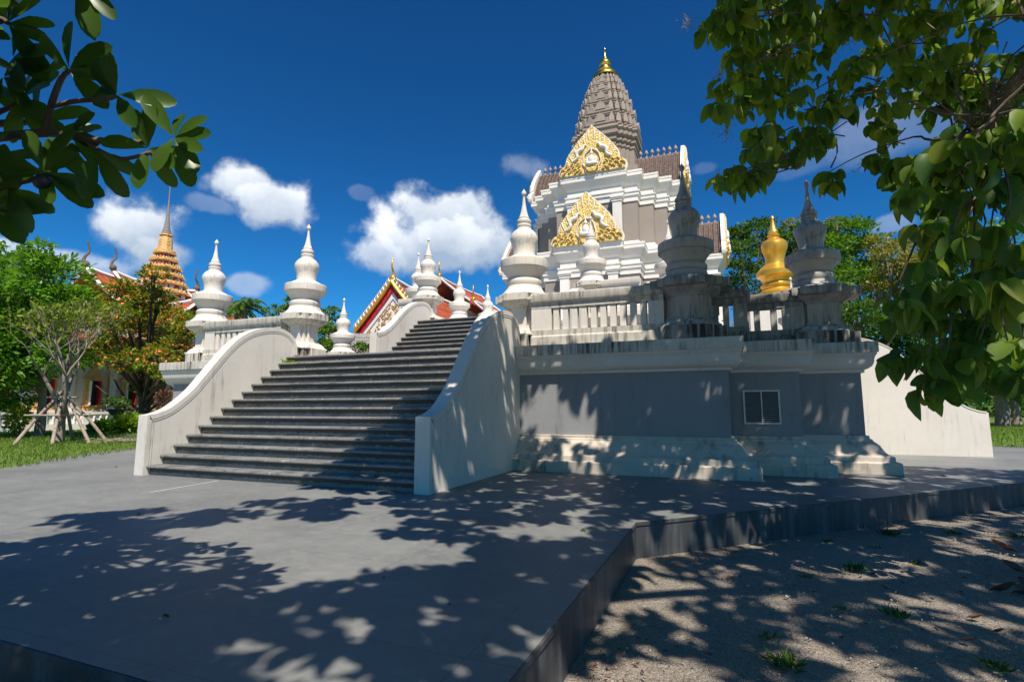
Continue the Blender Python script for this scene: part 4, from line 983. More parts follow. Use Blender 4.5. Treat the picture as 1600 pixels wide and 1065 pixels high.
def shrub(name, label, px, py, depth, rpx, n, ls, mat, rz=.8, cat='shrub', tpl=T_DIA):
    p = at(px, py, depth); r = rpx*depth/F_PX; e = empty(name, (p[0], p[1], 0)); tag(e, label, cat)
    c = np.array([0, 0, p[2]]); P = rdir(n, .1)*(r*rng.random(n)**.4)[:, None]*np.array([1, 1, rz]); P = P+c; P[:, 2] = np.maximum(P[:, 2], .03)
    V, Fq = leaves(P, unit((P-c)*1.0+rng.normal(size=P.shape)*.3*r+np.array([0, 0, .3*r])), rdir(n, 1), ls*rng.uniform(.6, 1.3, n), tpl); np_mesh('foliage', V, Fq, mat, e)
    m = MB()
    for k in range(4): m.tube([(random.uniform(-.1, .1), random.uniform(-.1, .1), -.05), (random.uniform(-.4, .4)*r, random.uniform(-.4, .4)*r, p[2]*.9)], .02, 4)
    m.build('stem', 'bark', e); return e
shrub('hedge', 'dark green clipped hedge in front of the low garden wall', 165, 668, 26, 22, 1500, .16, 'bgB', .55)
shrub('hedge', 'bright yellow green leafy clump beside the left stair wall', 200, 664, 24, 17, 900, .32, 'fern', .8, tpl=T_LONG)
shrub('weeping_shrub', 'slim weeping shrub standing on the lawn at the far left', 28, 655, 21, 15, 900, .14, 'flameleaf', 1.5)
shrub('clipped_shrub', 'dark clipped shrub under the temple windows, far left', 8, 655, 28, 24, 900, .16, 'bgA', .7)
shrub('flowering_shrub', 'reddish twiggy shrub against the temple wall beside the stair', 258, 622, 28, 13, 500, .14, 'dryleaf', 1.0)
# bonsai in a bowl
p = at(183, 634, 27); bz = empty('bonsai', (p[0], p[1], 0)); tag(bz, 'small potted bonsai tree under the temple windows', 'plant')
MB().lathe([(.1, 0), (.1, .8), (.25, .85), (.42, 1.1), (.45, 1.14), (.38, 1.14)], n=14).build('pot', 'darkbark', bz, smooth=40)
n = 350; P = rdir(n)*(rng.random(n)**.4*.45)[:, None]*np.array([1.3, 1.3, .6])+np.array([0, 0, 1.5]); V, Fq = leaves(P, rdir(n), rdir(n, 1), rng.uniform(.1, .2, n), T_DIA); np_mesh('foliage', V, Fq, 'bgA', bz)
# trees seen over the terrace on the left
def palm(label, px, py, depth, n=16, L=1.9):
    p = at(px, py, depth); e = empty('palm_tree', (p[0], p[1], 0)); tag(e, label, 'palm')
    MB().tube([(0, 0, 0), (.1, 0, p[2]*.5), (0, 0, p[2])], [.2, .16, .13], 8).build('trunk', 'greybark', e, smooth=60)
    PV = []; PF = []; o_ = 0
    for k in range(n):
        a = 2*math.pi*k/n+random.uniform(-.2, .2); el = random.uniform(-.1, 1.1); pts = []
        for i in range(9):
            t = i/8; rr_ = L*(t*math.cos(el)); zz = L*(t*math.sin(el)-.75*t*t*(.5+.5*math.cos(el))); pts.append((rr_*math.cos(a), rr_*math.sin(a), p[2]+zz))
        pts = np.array(pts); 
        for i in range(1, 9):
            for s_ in (-1, 1):
                for q in (0, .33, .66):
                    c0 = pts[i-1]*(1-q)+pts[i]*q; d = unit(pts[i]-pts[i-1]); side = unit(np.cross(d, [0, 0, 1]))*s_
                    PV.append(c0); PF.append(unit(side+d*.7+np.array([0, 0, -.35])))
    PV = np.array(PV); PF = np.array(PF); V, Fq = leaves(PV, PF, rdir(len(PV), 2), rng.uniform(.45, .65, len(PV)), (T_LONG[0]*np.array([.55, 1, 1]), T_LONG[1])); np_mesh('crown', V, Fq, 'palm', e)
palm('palm tree showing its fronds between the two left pillars', 382, 478, 34)
palm('palm tree partly hidden behind the far left corner pillar', 370, 482, 37)
def bgtree(label, lst, depth, n, ls, mat, h=12, bark='greybark', tr=.35, group=None, clump=.55, name='broadleaf_tree', flowers=0):
    x = lst[0][0]; p = at(x, 600, depth); b = (p[0], p[1], 0)
    return tree(name, label, b, h, lobes_px(lst, depth, b, .12), n, ls, mat, bark, tr, group, clump=clump)
bgtree('green tree top showing over the balustrade left of the staircase pillar', [(440, 490, 18), (455, 475, 12), (425, 505, 16), (515, 490, 14), (495, 500, 18), (470, 500, 18)], 36, 1500, .3, 'bgB', 7)
bgtree('round green tree just right of the staircase pillar, behind the small pillar', [(512, 525, 20), (520, 508, 12), (528, 540, 16), (505, 545, 16), (560, 545, 10), (575, 548, 9)], 26, 2600, .18, 'bgB', 4.5)
# background trees right
G = 'tall background trees on the right'
bgtree('dark green spreading tree right of the lower white gable', [(1185, 372, 34), (1160, 400, 26), (1215, 385, 26), (1235, 420, 36), (1175, 450, 38), (1250, 370, 22), (1205, 480, 30), (1150, 372, 18)], 46, 9000, .34, 'bgA', 15, group=G)
bgtree('mid green domed tree behind the furthest right pillar', [(1330, 370, 32), (1300, 392, 28), (1355, 395, 30), (1290, 440, 36), (1335, 445, 38), (1370, 430, 30), (1310, 360, 20)], 50, 9000, .36, 'bgB', 16, group=G)
bgtree('pale yellow feathery tree rising right of the furthest right pillar', [(1392, 405, 30), (1420, 390, 26), (1375, 380, 20), (1440, 420, 30), (1400, 440, 34), (1370, 455, 24)], 44, 5500, .28, 'bgC', 14, group=G)
bgtree('broad dark tree filling the gap above the side stair wall', [(1340, 500, 36), (1300, 500, 30), (1375, 520, 38), (1330, 545, 30), (1410, 500, 36), (1400, 555, 30), (1440, 560, 30)], 38, 9500, .3, 'bgA', 10, group=G)
bgtree('bright green tree deep behind the big overhanging leaves', [(1470, 520, 40), (1500, 470, 50), (1450, 470, 36), (1545, 520, 44), (1480, 400, 44), (1530, 430, 44), (1590, 470, 50), (1580, 380, 44)], 40, 8500, .32, 'bgB', 12, group=G)
bgtree('dense green tree at the right edge above the tree trunks', [(1560, 590, 30), (1600, 600, 34), (1520, 590, 26), (1590, 560, 30), (1640, 560, 40), (1490, 600, 22)], 34, 6000, .25, 'bgB', 8, group=G)
bgtree('distant pale tree top just right of the golden stupa', [(1235, 350, 10), (1262, 352, 12), (1280, 362, 14), (1300, 352, 12)], 70, 1600, .35, 'bgC', 24, group=G)
# grey bare tree between the shrine and the golden stupa
p = at(1163, 470, 40); e = empty('bare_tree', (p[0], p[1], 0)); tag(e, 'leafless grey tree with fine twigs between the shrine and the golden stupa', 'tree')
m = MB(); m.tube([(0, 0, 0), (.1, .1, 4.5)], [.25, .16], 8)
for k in range(4): branchy(m, (.1, .1, 4.4), (random.uniform(-.5, .5), random.uniform(-.5, .5), 1), 1.9, .1, 4, .45, .3, None, 3, 3, .72)
m.build('trunk', 'greybark', e, smooth=60)
# far belt of trees closing the horizon
n = 26000; a = rng.uniform(R(-75), R(60), n); rr_ = rng.uniform(85, 110, n); hgt = 5+2.5*np.sin(a*9)+1.5*np.sin(a*23+1); P = np.stack([rr_*np.sin(a), rr_*np.cos(a), rng.random(n)*hgt], -1)
V, Fq = leaves(P, rdir(n), rdir(n, 1), rng.uniform(.7, 1.5, n), T_DIA); tag(np_mesh('far_woods', V, Fq, 'bgA'), kind='stuff')
# row of trunks on the right lawn
for i, (px, py, w, hh) in enumerate(((1590, 664, 9, 5), (1574, 662, 8, 5), (1560, 655, 4, 4), (1552, 650, 3, 4), (1545, 648, 2.5, 4), (1614, 668, 10, 5))):
    p = atZ(px, py); d = proj(p)[2]; r = w*d/F_PX*.62; e = empty('garden_tree', (p[0], p[1], 0))
    tag(e, ['thick-trunked tree on the right lawn, nearest but one', 'second thick-trunked tree on the right lawn', 'slim pale trunk in the row of trees on the right lawn', 'slimmer trunk further along the row on the right lawn', 'farthest trunk of the row, right beside the stair wall end', 'nearest tree trunk at the right border of the photo'][i], 'tree', 'row of trees on the right lawn')
    m = MB(); m.tube([(0, 0, -.1), (.02, 0, .4), (-.03, .05, 2), (.1, 0, hh)], [r*1.5, r, r*.9, r*.7], 10)
    for k in range(4): a = random.uniform(0, 6.28); m.tube([(0, 0, hh*.6), (math.cos(a)*.9, math.sin(a)*.9, hh*.95)], [r*.4, r*.2], 5)
    m.build('trunk', 'greybark', e, smooth=60)
    n = 1500; P = rdir(n)*(rng.random(n)**.4*3.4)[:, None]*np.array([1, 1, .5])+np.array([0, 0, hh+.2]); V, Fq = leaves(P, rdir(n), rdir(n, 1), rng.uniform(.15, .32, n), T_DIA); np_mesh('crown', V, Fq, 'bgB', e)

# ================================================================== OVERHANGING TREES
def in_poly(x, y, P):
    c = False
    for i in range(len(P)):
        x1, y1 = P[i]; x2, y2 = P[i-1]
        if (y1 > y) != (y2 > y) and x < (x2-x1)*(y-y1)/(y2-y1)+x1: c = not c
    return c
LIT = [   # sunlit regions in the photograph
    [(0, 690), (212, 690), (212, 742), (430, 756), (640, 774), (560, 776), (470, 782), (420, 772), (330, 790), (180, 797), (85, 806), (100, 838), (0, 850), (-300, 860), (-300, 690)],
    [(170, 838), (300, 822), (420, 800), (500, 815), (575, 782), (640, 790), (600, 835), (690, 838), (760, 848), (720, 870), (640, 870), (580, 898), (430, 900), (350, 855)],
    [(212, 745), (200, 640), (450, 540), (735, 540), (700, 600), (640, 620), (560, 690), (480, 735), (470, 762)],
    [(815, 592), (950, 592), (945, 660), (930, 690), (985, 690), (990, 715), (885, 712), (840, 690), (815, 650)],
    [(515, 965), (600, 958), (612, 990), (520, 995)], [(440, 995), (510, 990), (505, 1022), (445, 1025)], [(350, 998), (430, 985), (420, 1010), (330, 1050)], [(775, 965), (835, 962), (830, 1000), (785, 990)],
    [(1380, 560), (1600, 600), (1600, 712), (1380, 700)],
]
WY = [q[0] for q in wprof[:-1]]; WZ = [q[1] for q in wprof[:-1]]
def shadow_hit(p):
    """where the shadow of point p falls; returns (x, y, z)"""
    x, y, z = p; t = z/SUN[2]; gx, gy = x-SUN[0]*t, y-SUN[1]*t
    if x > -3.8 and gx < -3.8:
        t2 = (x+3.8)/SUN[0]; wy, wz = y-SUN[1]*t2, z-SUN[2]*t2
        if 6.46 < wy < 9.9 and 0 < wz < float(np.interp(wy, WY, WZ)): return (-3.8, wy, wz)
    # front facade plane
    if gy > 9.95 and -14.5 < gx < 2.6:
        t = (y-9.9)/SUN[1] if False else (9.9-y)/(-SUN[1]); h = z-SUN[2]*t; fx = x-SUN[0]*t
        return (fx, 9.9, h)
    if -9.9 < gx+.3 < -3.8 and gy > 6.4:
        t = (z-.17+.69*(6.5-y)*-1*0)/1.0
        # stair slope z = .17+.69(y-6.5)
        t = (z-.17-.69*(y-6.5))/(SUN[2]-.69*SUN[1]); return (x-SUN[0]*t, y-SUN[1]*t, z-SUN[2]*t)
    return (gx, gy, 0)
def shade_ok(p):
    h = shadow_hit(p)
    if h[1] >= 9.9:
        if h[2] > 6.2: return False
        if h[2] > 2.25 and h[0] < -1.45: return False
        if h[2] > 2.0 and h[0] < -3.6: return False
        if h[0] < -3.9: return False
        if h[2] > 2.4 and h[0] < -2.2: return False
    q = proj(h)
    if q[2] > 0:
        for P in LIT:
            if in_poly(q[0], q[1], P): return False
    return True
def in_frame(p, mg=0):
    q = proj(p); return q[2] > .1 and -mg < q[0] < 1600+mg and -mg < q[1] < 1065+mg
TEAKZONE = [
    [(1085, -20), (1078, 10), (1110, 60), (1150, 50), (1160, 62), (1120, 130), (1115, 165), (1160, 180), (1190, 215), (1150, 250), (1110, 272), (1120, 295), (1168, 290), (1240, 245), (1255, 232), (1292, 225), (1300, 200), (1322, 165), (1345, 170), (1360, 205), (1360, 245), (1380, 252), (1395, 190), (1400, 170), (1440, 165), (1480, 170), (1520, 195), (1600, 180), (1640, 100), (1640, -20)],
    [(1268, 258), (1315, 250), (1322, 295), (1295, 302), (1270, 288)],
    [(1640, 150), (1530, 180), (1480, 195), (1470, 220), (1422, 232), (1388, 245), (1395, 292), (1440, 318), (1425, 360), (1440, 420), (1400, 450), (1385, 445), (1380, 480), (1400, 520), (1395, 555), (1425, 590), (1440, 612), (1480, 612), (1490, 600), (1530, 585), (1640, 600)],
]
TRUNK = Vector((6.6, 1.2, -.4))
tk = empty('teak_tree', tuple(TRUNK)); tag(tk, 'big-leaved tree overhanging from the upper right, its drooping twigs framing the sky', 'tree')
TKO = np.array(tuple(TRUNK))
# main limbs in world space
limbs = [
    [TRUNK, (6.4, 1.4, 2.4), (6.0, 2.0, 4.6), (5.0, 3.0, 6.3), (3.2, 4.4, 7.2), (1.6, 5.6, 7.2), (.4, 6.2, 6.6)],
    [(6.0, 2.0, 4.6), (4.6, 3.4, 4.9), (3.2, 4.6, 4.6), (2.4, 5.4, 3.9), (2.05, 5.7, 3.2)],
    [(5.0, 3.0, 6.3), (3.6, 1.6, 7.0), (2.2, .6, 7.3), (1.4, -.2, 7.3)],
    [(6.0, 2.0, 4.6), (4.6, .2, 6.0), (2.6, -1.8, 6.8), (0, -3.4, 6.8)],
    [(3.2, 4.4, 7.2), (2.4, 3.6, 7.6), (1.6, 2.8, 7.6), (.8, 2.0, 7.4)],
    [(6.4, 1.4, 2.4), (5.0, 3.6, 3.6), (3.2, 5.6, 3.9), (2.3, 6.6, 3.4)],
]
lm = MB(); LP = []
rad0 = [.24, .11, .13, .12, .09, .08]
for L_, r0 in zip(limbs, rad0):
    c_ = catmull([tuple(p) for p in L_], 6); n = len(c_)
    lm.tube([Vector(p)-TRUNK for p in c_], [r0*(1-.8*i/n)+.012 for i in range(n)], 8); LP += [np.array(p) for p in c_[n//5:]]
LP = np.array(LP)
cl = []                                    # leaf cluster centres
tries = 0
def zone_pts(P, n, d0, d1):
    xs_ = [p[0] for p in P]; ys_ = [p[1] for p in P]; out = []; k = 0
    while len(out) < n and k < n*60:
        k += 1; x = random.uniform(min(xs_), max(xs_)); y = random.uniform(min(ys_), max(ys_))
        if in_poly(x, y, P):
            d = random.uniform(d0, d1)
            out.append(at(x, y, d))
    return out
vis = []
vis += [(p, .138) for p in zone_pts(TEAKZONE[0], 560, 4.8, 7.2)]
vis += [(at(x, y, 5.5+.2*math.sin(x)), .14) for x, y in ((1290, 272), (1304, 268), (1298, 284), (1125, 276), (1148, 273), (1178, 264), (1206, 252), (1232, 243), (1166, 284), (1250, 228))]
vis += [(p, .15) for p in zone_pts(TEAKZONE[2], 380, 3.9, 5.6)]
cl = [(p, s) for p, s in vis if not (1236 < proj(p)[0] < 1280 and 245 < proj(p)[1] < 340) and (shade_ok(p) or random.random() < .6) and (mnoise.noise(Vector(tuple(np.array(p)*1.6))) > -.12 or 215 < proj(p)[1] < 300)]
nvis = len(cl)
HALF = [[(960, 900), (1080, 905), (1150, 960), (1100, 1000), (1010, 1000), (1060, 1080), (860, 1080), (930, 960)], [(1250, 840), (1400, 850), (1500, 870), (1420, 890)], [(560, 780), (960, 770), (960, 840), (640, 830)]]
targets = []  # points to be shaded; unseen leaf clusters are added sunward to shadow them
for x in np.arange(-8.2, 6.6, .29):
    for y in np.arange(-1.6, 9.7, .29): targets.append((x, y, -.36 if (x > EX and y < 5.7+(x+.9)*1.02) else 0))
for x in np.arange(-3.7, 2.7, .3):
    for z in np.arange(.1, 6.2, .27): targets.append((x, 9.9, z))
for y in np.arange(6.5, 9.8, .3):
    for z in np.arange(.1, 3.0, .27): targets.append((-3.8, y, z))
for x in np.arange(-9.4, -4.2, .3):
    for y in np.arange(6.6, 9.6, .3): targets.append((x, y, .17+.69*(y-6.5)))
for x in np.arange(2.5, 7, .35):
    for y in np.arange(9.7, 13.2, .35): targets.append((x, y, 0))
forced = [(px_+random.uniform(-.55, .55), py_+random.uniform(-.5, .5), z_) for (px_, py_) in ((-.6, 10.4), (1.77, 12.2)) for z_ in np.arange(2.3, 6.1, .16) for _ in range(3)]  # spots on the right pillars, darkened by extra unseen leaf clusters
forced += [(x, 11.6, z) for x in np.arange(.3, 2.6, .3) for z in np.arange(.3, 3.5, .3)]
for T_ in forced:
    for k in range(14):
        zz = random.uniform(6.4, 11); p = np.array(T_)+SUN*((zz-T_[2])/SUN[2])
        if in_frame(p, 30): continue
        h = shadow_hit(p)
        if h[1] >= 9.9 and h[2] > 2.0 and h[0] < -1.15: continue
        cl.append((p, .17)); break
for T_ in targets:
    T_ = np.array([T_[0]+random.uniform(-.12, .12), T_[1]+(random.uniform(-.12, .12) if T_[1] != 9.9 else 0), T_[2]])
    q = proj(T_)
    if q[2] > 0 and any(in_poly(q[0], q[1], P_) for P_ in LIT): continue
    if T_[1] == 9.9 and T_[2] > 2.3 and T_[0] < -1.3: continue
    if T_[0] < -3.5 and 6.4 < T_[1] < 9.9 and T_[2] > 0 and random.random() < .62: continue
    if random.random() < .10: continue
    if q[2] > 0 and T_[2] <= 0 and in_poly(q[0], q[1], [(-400, 838), (330, 838), (440, 900), (330, 935), (-400, 960)]): continue
    if q[2] > 0 and any(in_poly(q[0], q[1], P_) for P_ in HALF) and random.random() < .42: continue
    if mnoise.noise(Vector((T_[0]*.9, T_[1]*.9+T_[2], 3.1))) > .42: continue
    grv = T_[2] < -.1
    if grv and random.random() < .10: continue
    for rep in range(2 if grv else 3 if T_[2] <= 0 else 2):
        for k in range(16):
            zz = random.uniform(6, 12) if grv else random.uniform(4.4, 8.4 if k < 9 else 11.5); p = T_+np.array([random.uniform(-.15, .15), random.uniform(-.15, .15), 0])+SUN*((zz-T_[2])/SUN[2])
            if in_frame(p, 80):
                q = proj(p)
                if k < 11 or not any(in_poly(q[0], q[1], Z_) for Z_ in TEAKZONE): continue
            if not shade_ok(p): continue
            cl.append((p, .165)); break
print('teak clusters', nvis, len(cl))
P = []; D = []; S = []; NR = []; tw_ = MB()
tw_.tube([Vector(at(*q))-TRUNK for q in catmull([(1262, 160, 5.8), (1285, 185, 5.7), (1303, 212, 5.6), (1308, 238, 5.5), (1298, 262, 5.5)], 3)], .008, 5)
for i, (p, s) in enumerate(cl):
    p = np.array(p); nl_ = random.randint(4, 7)
    j = random.choice(list(np.argsort(np.linalg.norm(LP-p, axis=1))[:16])); src = LP[j]
    d0 = (p-src)/(np.linalg.norm(p-src)+1e-6)
    if (i < nvis and i % 4 == 0) or i % 9 == 0:
        mid = src*.5+p*.5+np.array([0, 0, .18*np.linalg.norm(p-src)])
        if np.linalg.norm(p-src) < 1.5:
            wv = rng.normal(size=3)*.09; c_ = catmull([tuple(src), tuple(src*.7+mid*.3+wv), tuple(mid+rng.normal(size=3)*.1), tuple(p*.75+mid*.25-wv+np.array([0, 0, .03])), tuple(p)], 3); tw_.tube([Vector(v)-TRUNK for v in c_], [.014*(1-.7*q/len(c_)) for q in range(len(c_))], 4)
        else: tw_.tube([Vector(p-d0*.5+np.array([0, 0, .12]))-TRUNK, Vector(p)-TRUNK], [.009, .006], 4)
    for q in range(nl_):
        a = 2*math.pi*q/nl_+random.random(); out = np.array([math.cos(a), math.sin(a), random.uniform(-.9, .15)]); out /= np.linalg.norm(out)
        if i < nvis: out = out*.8+np.array([0, 0, -.35])
        P.append(p+out*.03-TKO); D.append(out); S.append(s*random.uniform(.7, 1.25)*(random.choice((.7, 1, 1.15)) if i < nvis else 1.3)); NR.append(np.array([0, 0, 1.])+rng.normal(size=3)*.35+out*.6)
P, D, NR, S = map(np.array, (P, D, NR, S)); kk = rng.random(len(P)) < .5
V1, F1 = leaves(P[kk], D[kk], NR[kk], S[kk], T_TEAK); V2, F2 = leaves(P[~kk], D[~kk], NR[~kk], S[~kk]*1.1, T_TEAK2)
np_mesh('crown', np.concatenate([V1, V2]), np.concatenate([F1, F2+len(V1)]), 'teak', tk, smooth=True)
lm.add(tw_.v, tw_.f); lm.build('trunk', 'bark', tk, smooth=60)
# wispy seed heads
for (px, py, d) in ((1075, 35, 6.6), (1125, 115, 6.3), (1135, 205, 6.2), (1130, 280, 6.2), (1165, 25, 6.5), (1255, 232, 5.8), (1355, 255, 5.4), (1320, 60, 6.0), (1560, 170, 4.6), (1585, 140, 4.4)):
    c_ = at(px, py, d); m = MB()
    for k in range(34):
        v = rdir(1)[0]*random.uniform(.06, .17); w_ = v*.55+rdir(1)[0]*.02; m.tube([Vector(c_-TKO), Vector(c_+w_-TKO), Vector(c_+v-TKO)], [.0012, .001, .0008], 3)
        q = c_+v-TKO; r_ = .007; m.add([q+[r_, 0, 0], q+[0, r_, 0], q+[-r_, 0, 0], q+[0, -r_, 0], q+[0, 0, r_], q+[0, 0, -r_]], [(0, 1, 4), (1, 2, 4), (2, 3, 4), (3, 0, 4), (1, 0, 5), (2, 1, 5), (3, 2, 5), (0, 3, 5)])
    m.build('seed_panicle', 'panicle', tk)

# plumeria on the left
PT = Vector((-6.6, .6, -.36)); pl = empty('plumeria_tree', tuple(PT)); tag(pl, 'plumeria branches with long glossy leaves reaching in from the upper left', 'tree')
pm = MB(); PTn = np.array(tuple(PT))
def pb(pts, r0, r1):
    q = [at(*p) if len(p) == 3 and not isinstance(p, Vector) and abs(p[0]) > 12 else np.array(p, float) for p in pts]
    c_ = catmull([tuple(v) for v in q], 5); n = len(c_); pm.tube([Vector(v)-PT for v in c_], [r0+(r1-r0)*i/n for i in range(n)], 8)
def A_(x, y, d): return tuple(at(x, y, d))
hub = A_(-60, 215, 3.3)
pb([tuple(PT), (-6.2, .8, 1.2), (-5.4, 1.0, 2.1), hub], .14, .05)
pb([hub, A_(0, 214, 3.3), A_(75, 208, 3.25), A_(140, 218, 3.2), A_(228, 223, 3.15)], .034, .014)
pb([A_(72, 208, 3.25), A_(80, 165, 3.2), A_(95, 125, 3.15), A_(108, 110, 3.1)], .022, .012)
pb([A_(82, 166, 3.2), A_(120, 158, 3.1), A_(165, 155, 3.0), A_(183, 150, 3.0)], .015, .010)
pb([A_(130, 216, 3.2), A_(150, 232, 3.2), A_(190, 248, 3.15), A_(238, 238, 3.1)], .014, .010)
pb([hub, A_(-10, 195, 3.5), A_(30, 192, 3.5), A_(60, 190, 3.45)], .03, .015)
pb([hub, A_(-20, 290, 3.1), A_(10, 288, 3.1), A_(62, 278, 3.05)], .03, .014)
pb([hub, A_(-10, 180, 3.4), A_(15, 168, 3.4), A_(34, 156, 3.4)], .02, .012)
pb([hub, A_(-40, 60, 3.2), A_(0, 32, 3.2), A_(12, 36, 3.2)], .03, .014)
pb([hub, A_(-40, -60, 3.0), A_(90, -70, 2.9), A_(140, -40, 2.9)], .03, .014)
tips = [(108, 108, 3.1, [80, 130, 160, 20, -15, -45, 60]), (183, 148, 3.0, [95, 150, 128, -55, 5, 170]), (232, 232, 3.12, [125, 75, 100, 170, -10, -30, -60, -95]),
        (272, 215, 3.1, [95, 30, 5, -25, -50, -80, 120, -110]), (68, 268, 3.05, [165, 105, 60, -40, -60, -20, 20, 200]), (34, 155, 3.4, [100, 60, 160, -30, -60, 20, -100]),
        (12, 36, 3.2, [30, -20, -60, 60, 90, 10, 130]), (72, 215, 3.2, [-20, -45, -70, 30, -100]), (14, 292, 3.1, [-110, -60, -30, 80, -85, 160]),
        (128, -25, 2.9, [-75, -100, -45, 0]), (5, 120, 3.3, [-30, -60, -100, 20, 60]), (110, 210, 3.25, [-40, -20, 10, 35]), (-20, 250, 3.2, [0, 20, -30, 50]), (20, 90, 3.3, [0, -30, 40, -60, 70])]
P = []; D = []; S = []; NR = []
tips += [(-10, 330, 3.1, [60, 10, -40]), (150, 235, 3.1, [-60, -95, -30]), (60, 190, 3.5, [30, 80, 140, -20])]
for (x, y, d, angs) in tips:
    c_ = at(x, y, d)
    for a in angs:
        a = R(a); dv = RGT*math.cos(a)+UPV*math.sin(a)+FWD*random.uniform(-.45, .45)
        P.append(c_+dv*.01-PTn); D.append(dv); S.append(random.uniform(.20, .30)); NR.append(-FWD*1.3+np.array([0, 0, .3])+rng.normal(size=3)*.28)
# more rosettes out of frame that throw the crisp shadow on the paving
k = 0; nr = 0; PLP = []
while nr < 330 and k < 40000:
    k += 1; p = np.array([random.uniform(-7.2, -1.5), random.uniform(-.8, 2.6), random.uniform(2.3, 4.2)])
    if in_frame(p, 60): continue
    h = shadow_hit(p); q = proj(h)
    if not (-250 < q[0] < 420 and 842 < q[1] < 1000): continue
    if not shade_ok(p): continue
    nr += 1; PLP.append(p)
    for q_ in range(random.randint(6, 9)):
        a = random.uniform(0, 6.28); dv = np.array([math.cos(a), math.sin(a), random.uniform(-.1, .7)]); P.append(p-PTn); D.append(dv); S.append(random.uniform(.15, .24)); NR.append(np.array([0, 0, 1.])+rng.normal(size=3)*.3)
hubv = Vector(hub)
for p in PLP[::2]:
    v = Vector(p)
    if any(in_frame(hubv.lerp(v, t), 30) for t in (.4, .5, .6, .7, .8, .9)): continue
    pm.tube([Vector(hubv.lerp(v, .45))-PT+Vector((0, 0, -.15)), hubv.lerp(v, .8)-PT+Vector((0, 0, -.05)), v-PT], [.02, .014, .01], 5)
V, Fq = leaves(np.array(P), np.array(D), np.array(NR), np.array(S), T_PLUM); np_mesh('crown', V, Fq, 'plum', pl, smooth=True)
pm.build('trunk', 'bark', pl, smooth=60)
# dark hanging pod on the lowest plumeria branch
c_ = Vector(at(66, 284, 3.0)); m = MB(); m.lathe([(.004, .05), (.03, .045), (.042, .02), (.04, -.01), (.03, -.035), (.012, -.05)], n=12); m.xf(Matrix.Translation(c_-PT) @ Matrix.Rotation(R(70), 4, 'Y')); m.build('seed_pod', 'darkmetal', pl, smooth=60)

# ================================================================== GROUND DETAIL
n = 9000
gx = rng.uniform(-.8, 6.5, n); gy = rng.uniform(1.2, 10.5, n)
ok = (gx > -.85) & ~((gy > 5.9) & (gx < (gy-5.73)/1.012-.9+.1))
gx, gy = gx[ok], gy[ok]; n = len(gx)
oct_v = np.array([(1, 0, 0), (0, 1, 0), (-1, 0, 0), (0, -1, 0), (0, 0, .7), (0, 0, -.7)], float); oct_f = np.array([(0, 1, 4), (1, 2, 4), (2, 3, 4), (3, 0, 4), (1, 0, 5), (2, 1, 5), (3, 2, 5), (0, 3, 5)])
sz = rng.uniform(.003, .011, n)*(1+(rng.random(n) > .97)*1.2)
V = oct_v[None]*sz[:, None, None]*rng.uniform(.6, 1.4, (n, 6, 1)); ang = rng.uniform(0, 6.28, n); c_, s_ = np.cos(ang)[:, None], np.sin(ang)[:, None]
X = V[:, :, 0]*c_-V[:, :, 1]*s_; Y = V[:, :, 0]*s_+V[:, :, 1]*c_
gz_ = -.36+.03*np.sin(gx*1.7)*np.cos(gy*1.3)
V = np.stack([X+gx[:, None], Y+gy[:, None], V[:, :, 2]+gz_[:, None]+sz[:, None]*.3+.004], -1)
M['pebble'] = simple('pebble', (.36, .31, .26), .8, var=.35, scale=30)
pb_ = np_mesh('gravel', V.reshape(-1, 3), (oct_f[None]+(np.arange(n)*6)[:, None, None]).reshape(-1, 3), 'pebble'); tag(pb_, kind='stuff')
def gzf(x, y): return -.36+.03*math.sin(x*1.7)*math.cos(y*1.3)
m = MB(); a_, b_ = atZ(235, 769), atZ(341, 751); dd_ = (b_-a_)/np.linalg.norm(b_-a_); nn_ = np.array([-dd_[1], dd_[0], 0])*.012
m.v = [tuple((p+n_)[:2])+(.004,) for p, n_ in ((a_, -nn_), (b_, -nn_), (b_, nn_), (a_, nn_))]; m.f = [(0, 1, 2, 3)]; tag(m.build('paving_joint', 'white2', fix=False), kind='structure')
# weeds on the gravel: tufts
def tuft(name, label, x, y, z, n, h, spread, mat='weed', cat='weed', group=None):
    e = empty(name, (x, y, z)); 
    a = rng.uniform(0, 6.28, n); d = np.stack([np.cos(a)*spread, np.sin(a)*spread, np.ones(n)*.7], -1)+rng.normal(size=(n, 3))*.3
    base = rng.normal(size=(n, 3))*np.array([.35, .35, 0])*h*spread*1.4
    V, Fq = leaves(base, unit(d), rdir(n, .2), h*rng.uniform(.5, 1.2, n), (T_LONG[0]*np.array([.8, 1, 1]), T_LONG[1])); o = np_mesh(name, V, Fq, mat)
    bpy.data.objects.remove(e); o.location = (x, y, z); tag(o, label, cat, group); return o
GW = 'weed tufts on the gravel'
for i, (px, py, h, n_) in enumerate(((1335, 890, .10, 60), (1290, 845, .08, 50), (1390, 835, .1, 60), (1400, 970, .07, 50), (1230, 1040, .09, 70), (1365, 855, .06, 35), (1490, 835, .07, 40), (1585, 840, .08, 40), (1430, 880, .06, 30), (1200, 1000, .06, 30), (1560, 1050, .07, 40), (1260, 905, .05, 25), (1320, 960, .05, 25))):
    p = atZ(px, py, -.36); tuft('weed', 'low green weed tuft growing in the sandy gravel', p[0], p[1], gzf(p[0], p[1])+.005, n_, h, 1.0, group=GW)
gr = atZ(1168, 748); tuft('plinth_weed', 'small green weed at the foot of the shaded plinth corner', gr[0], 9.63, 0.0, 40, .10, .8)
tuft('stair_weed', 'small yellow green plant sprouting at the top left end of the front steps', -9.52, 9.62, 2.22, 45, .16, 1.0, 'fern', 'plant')
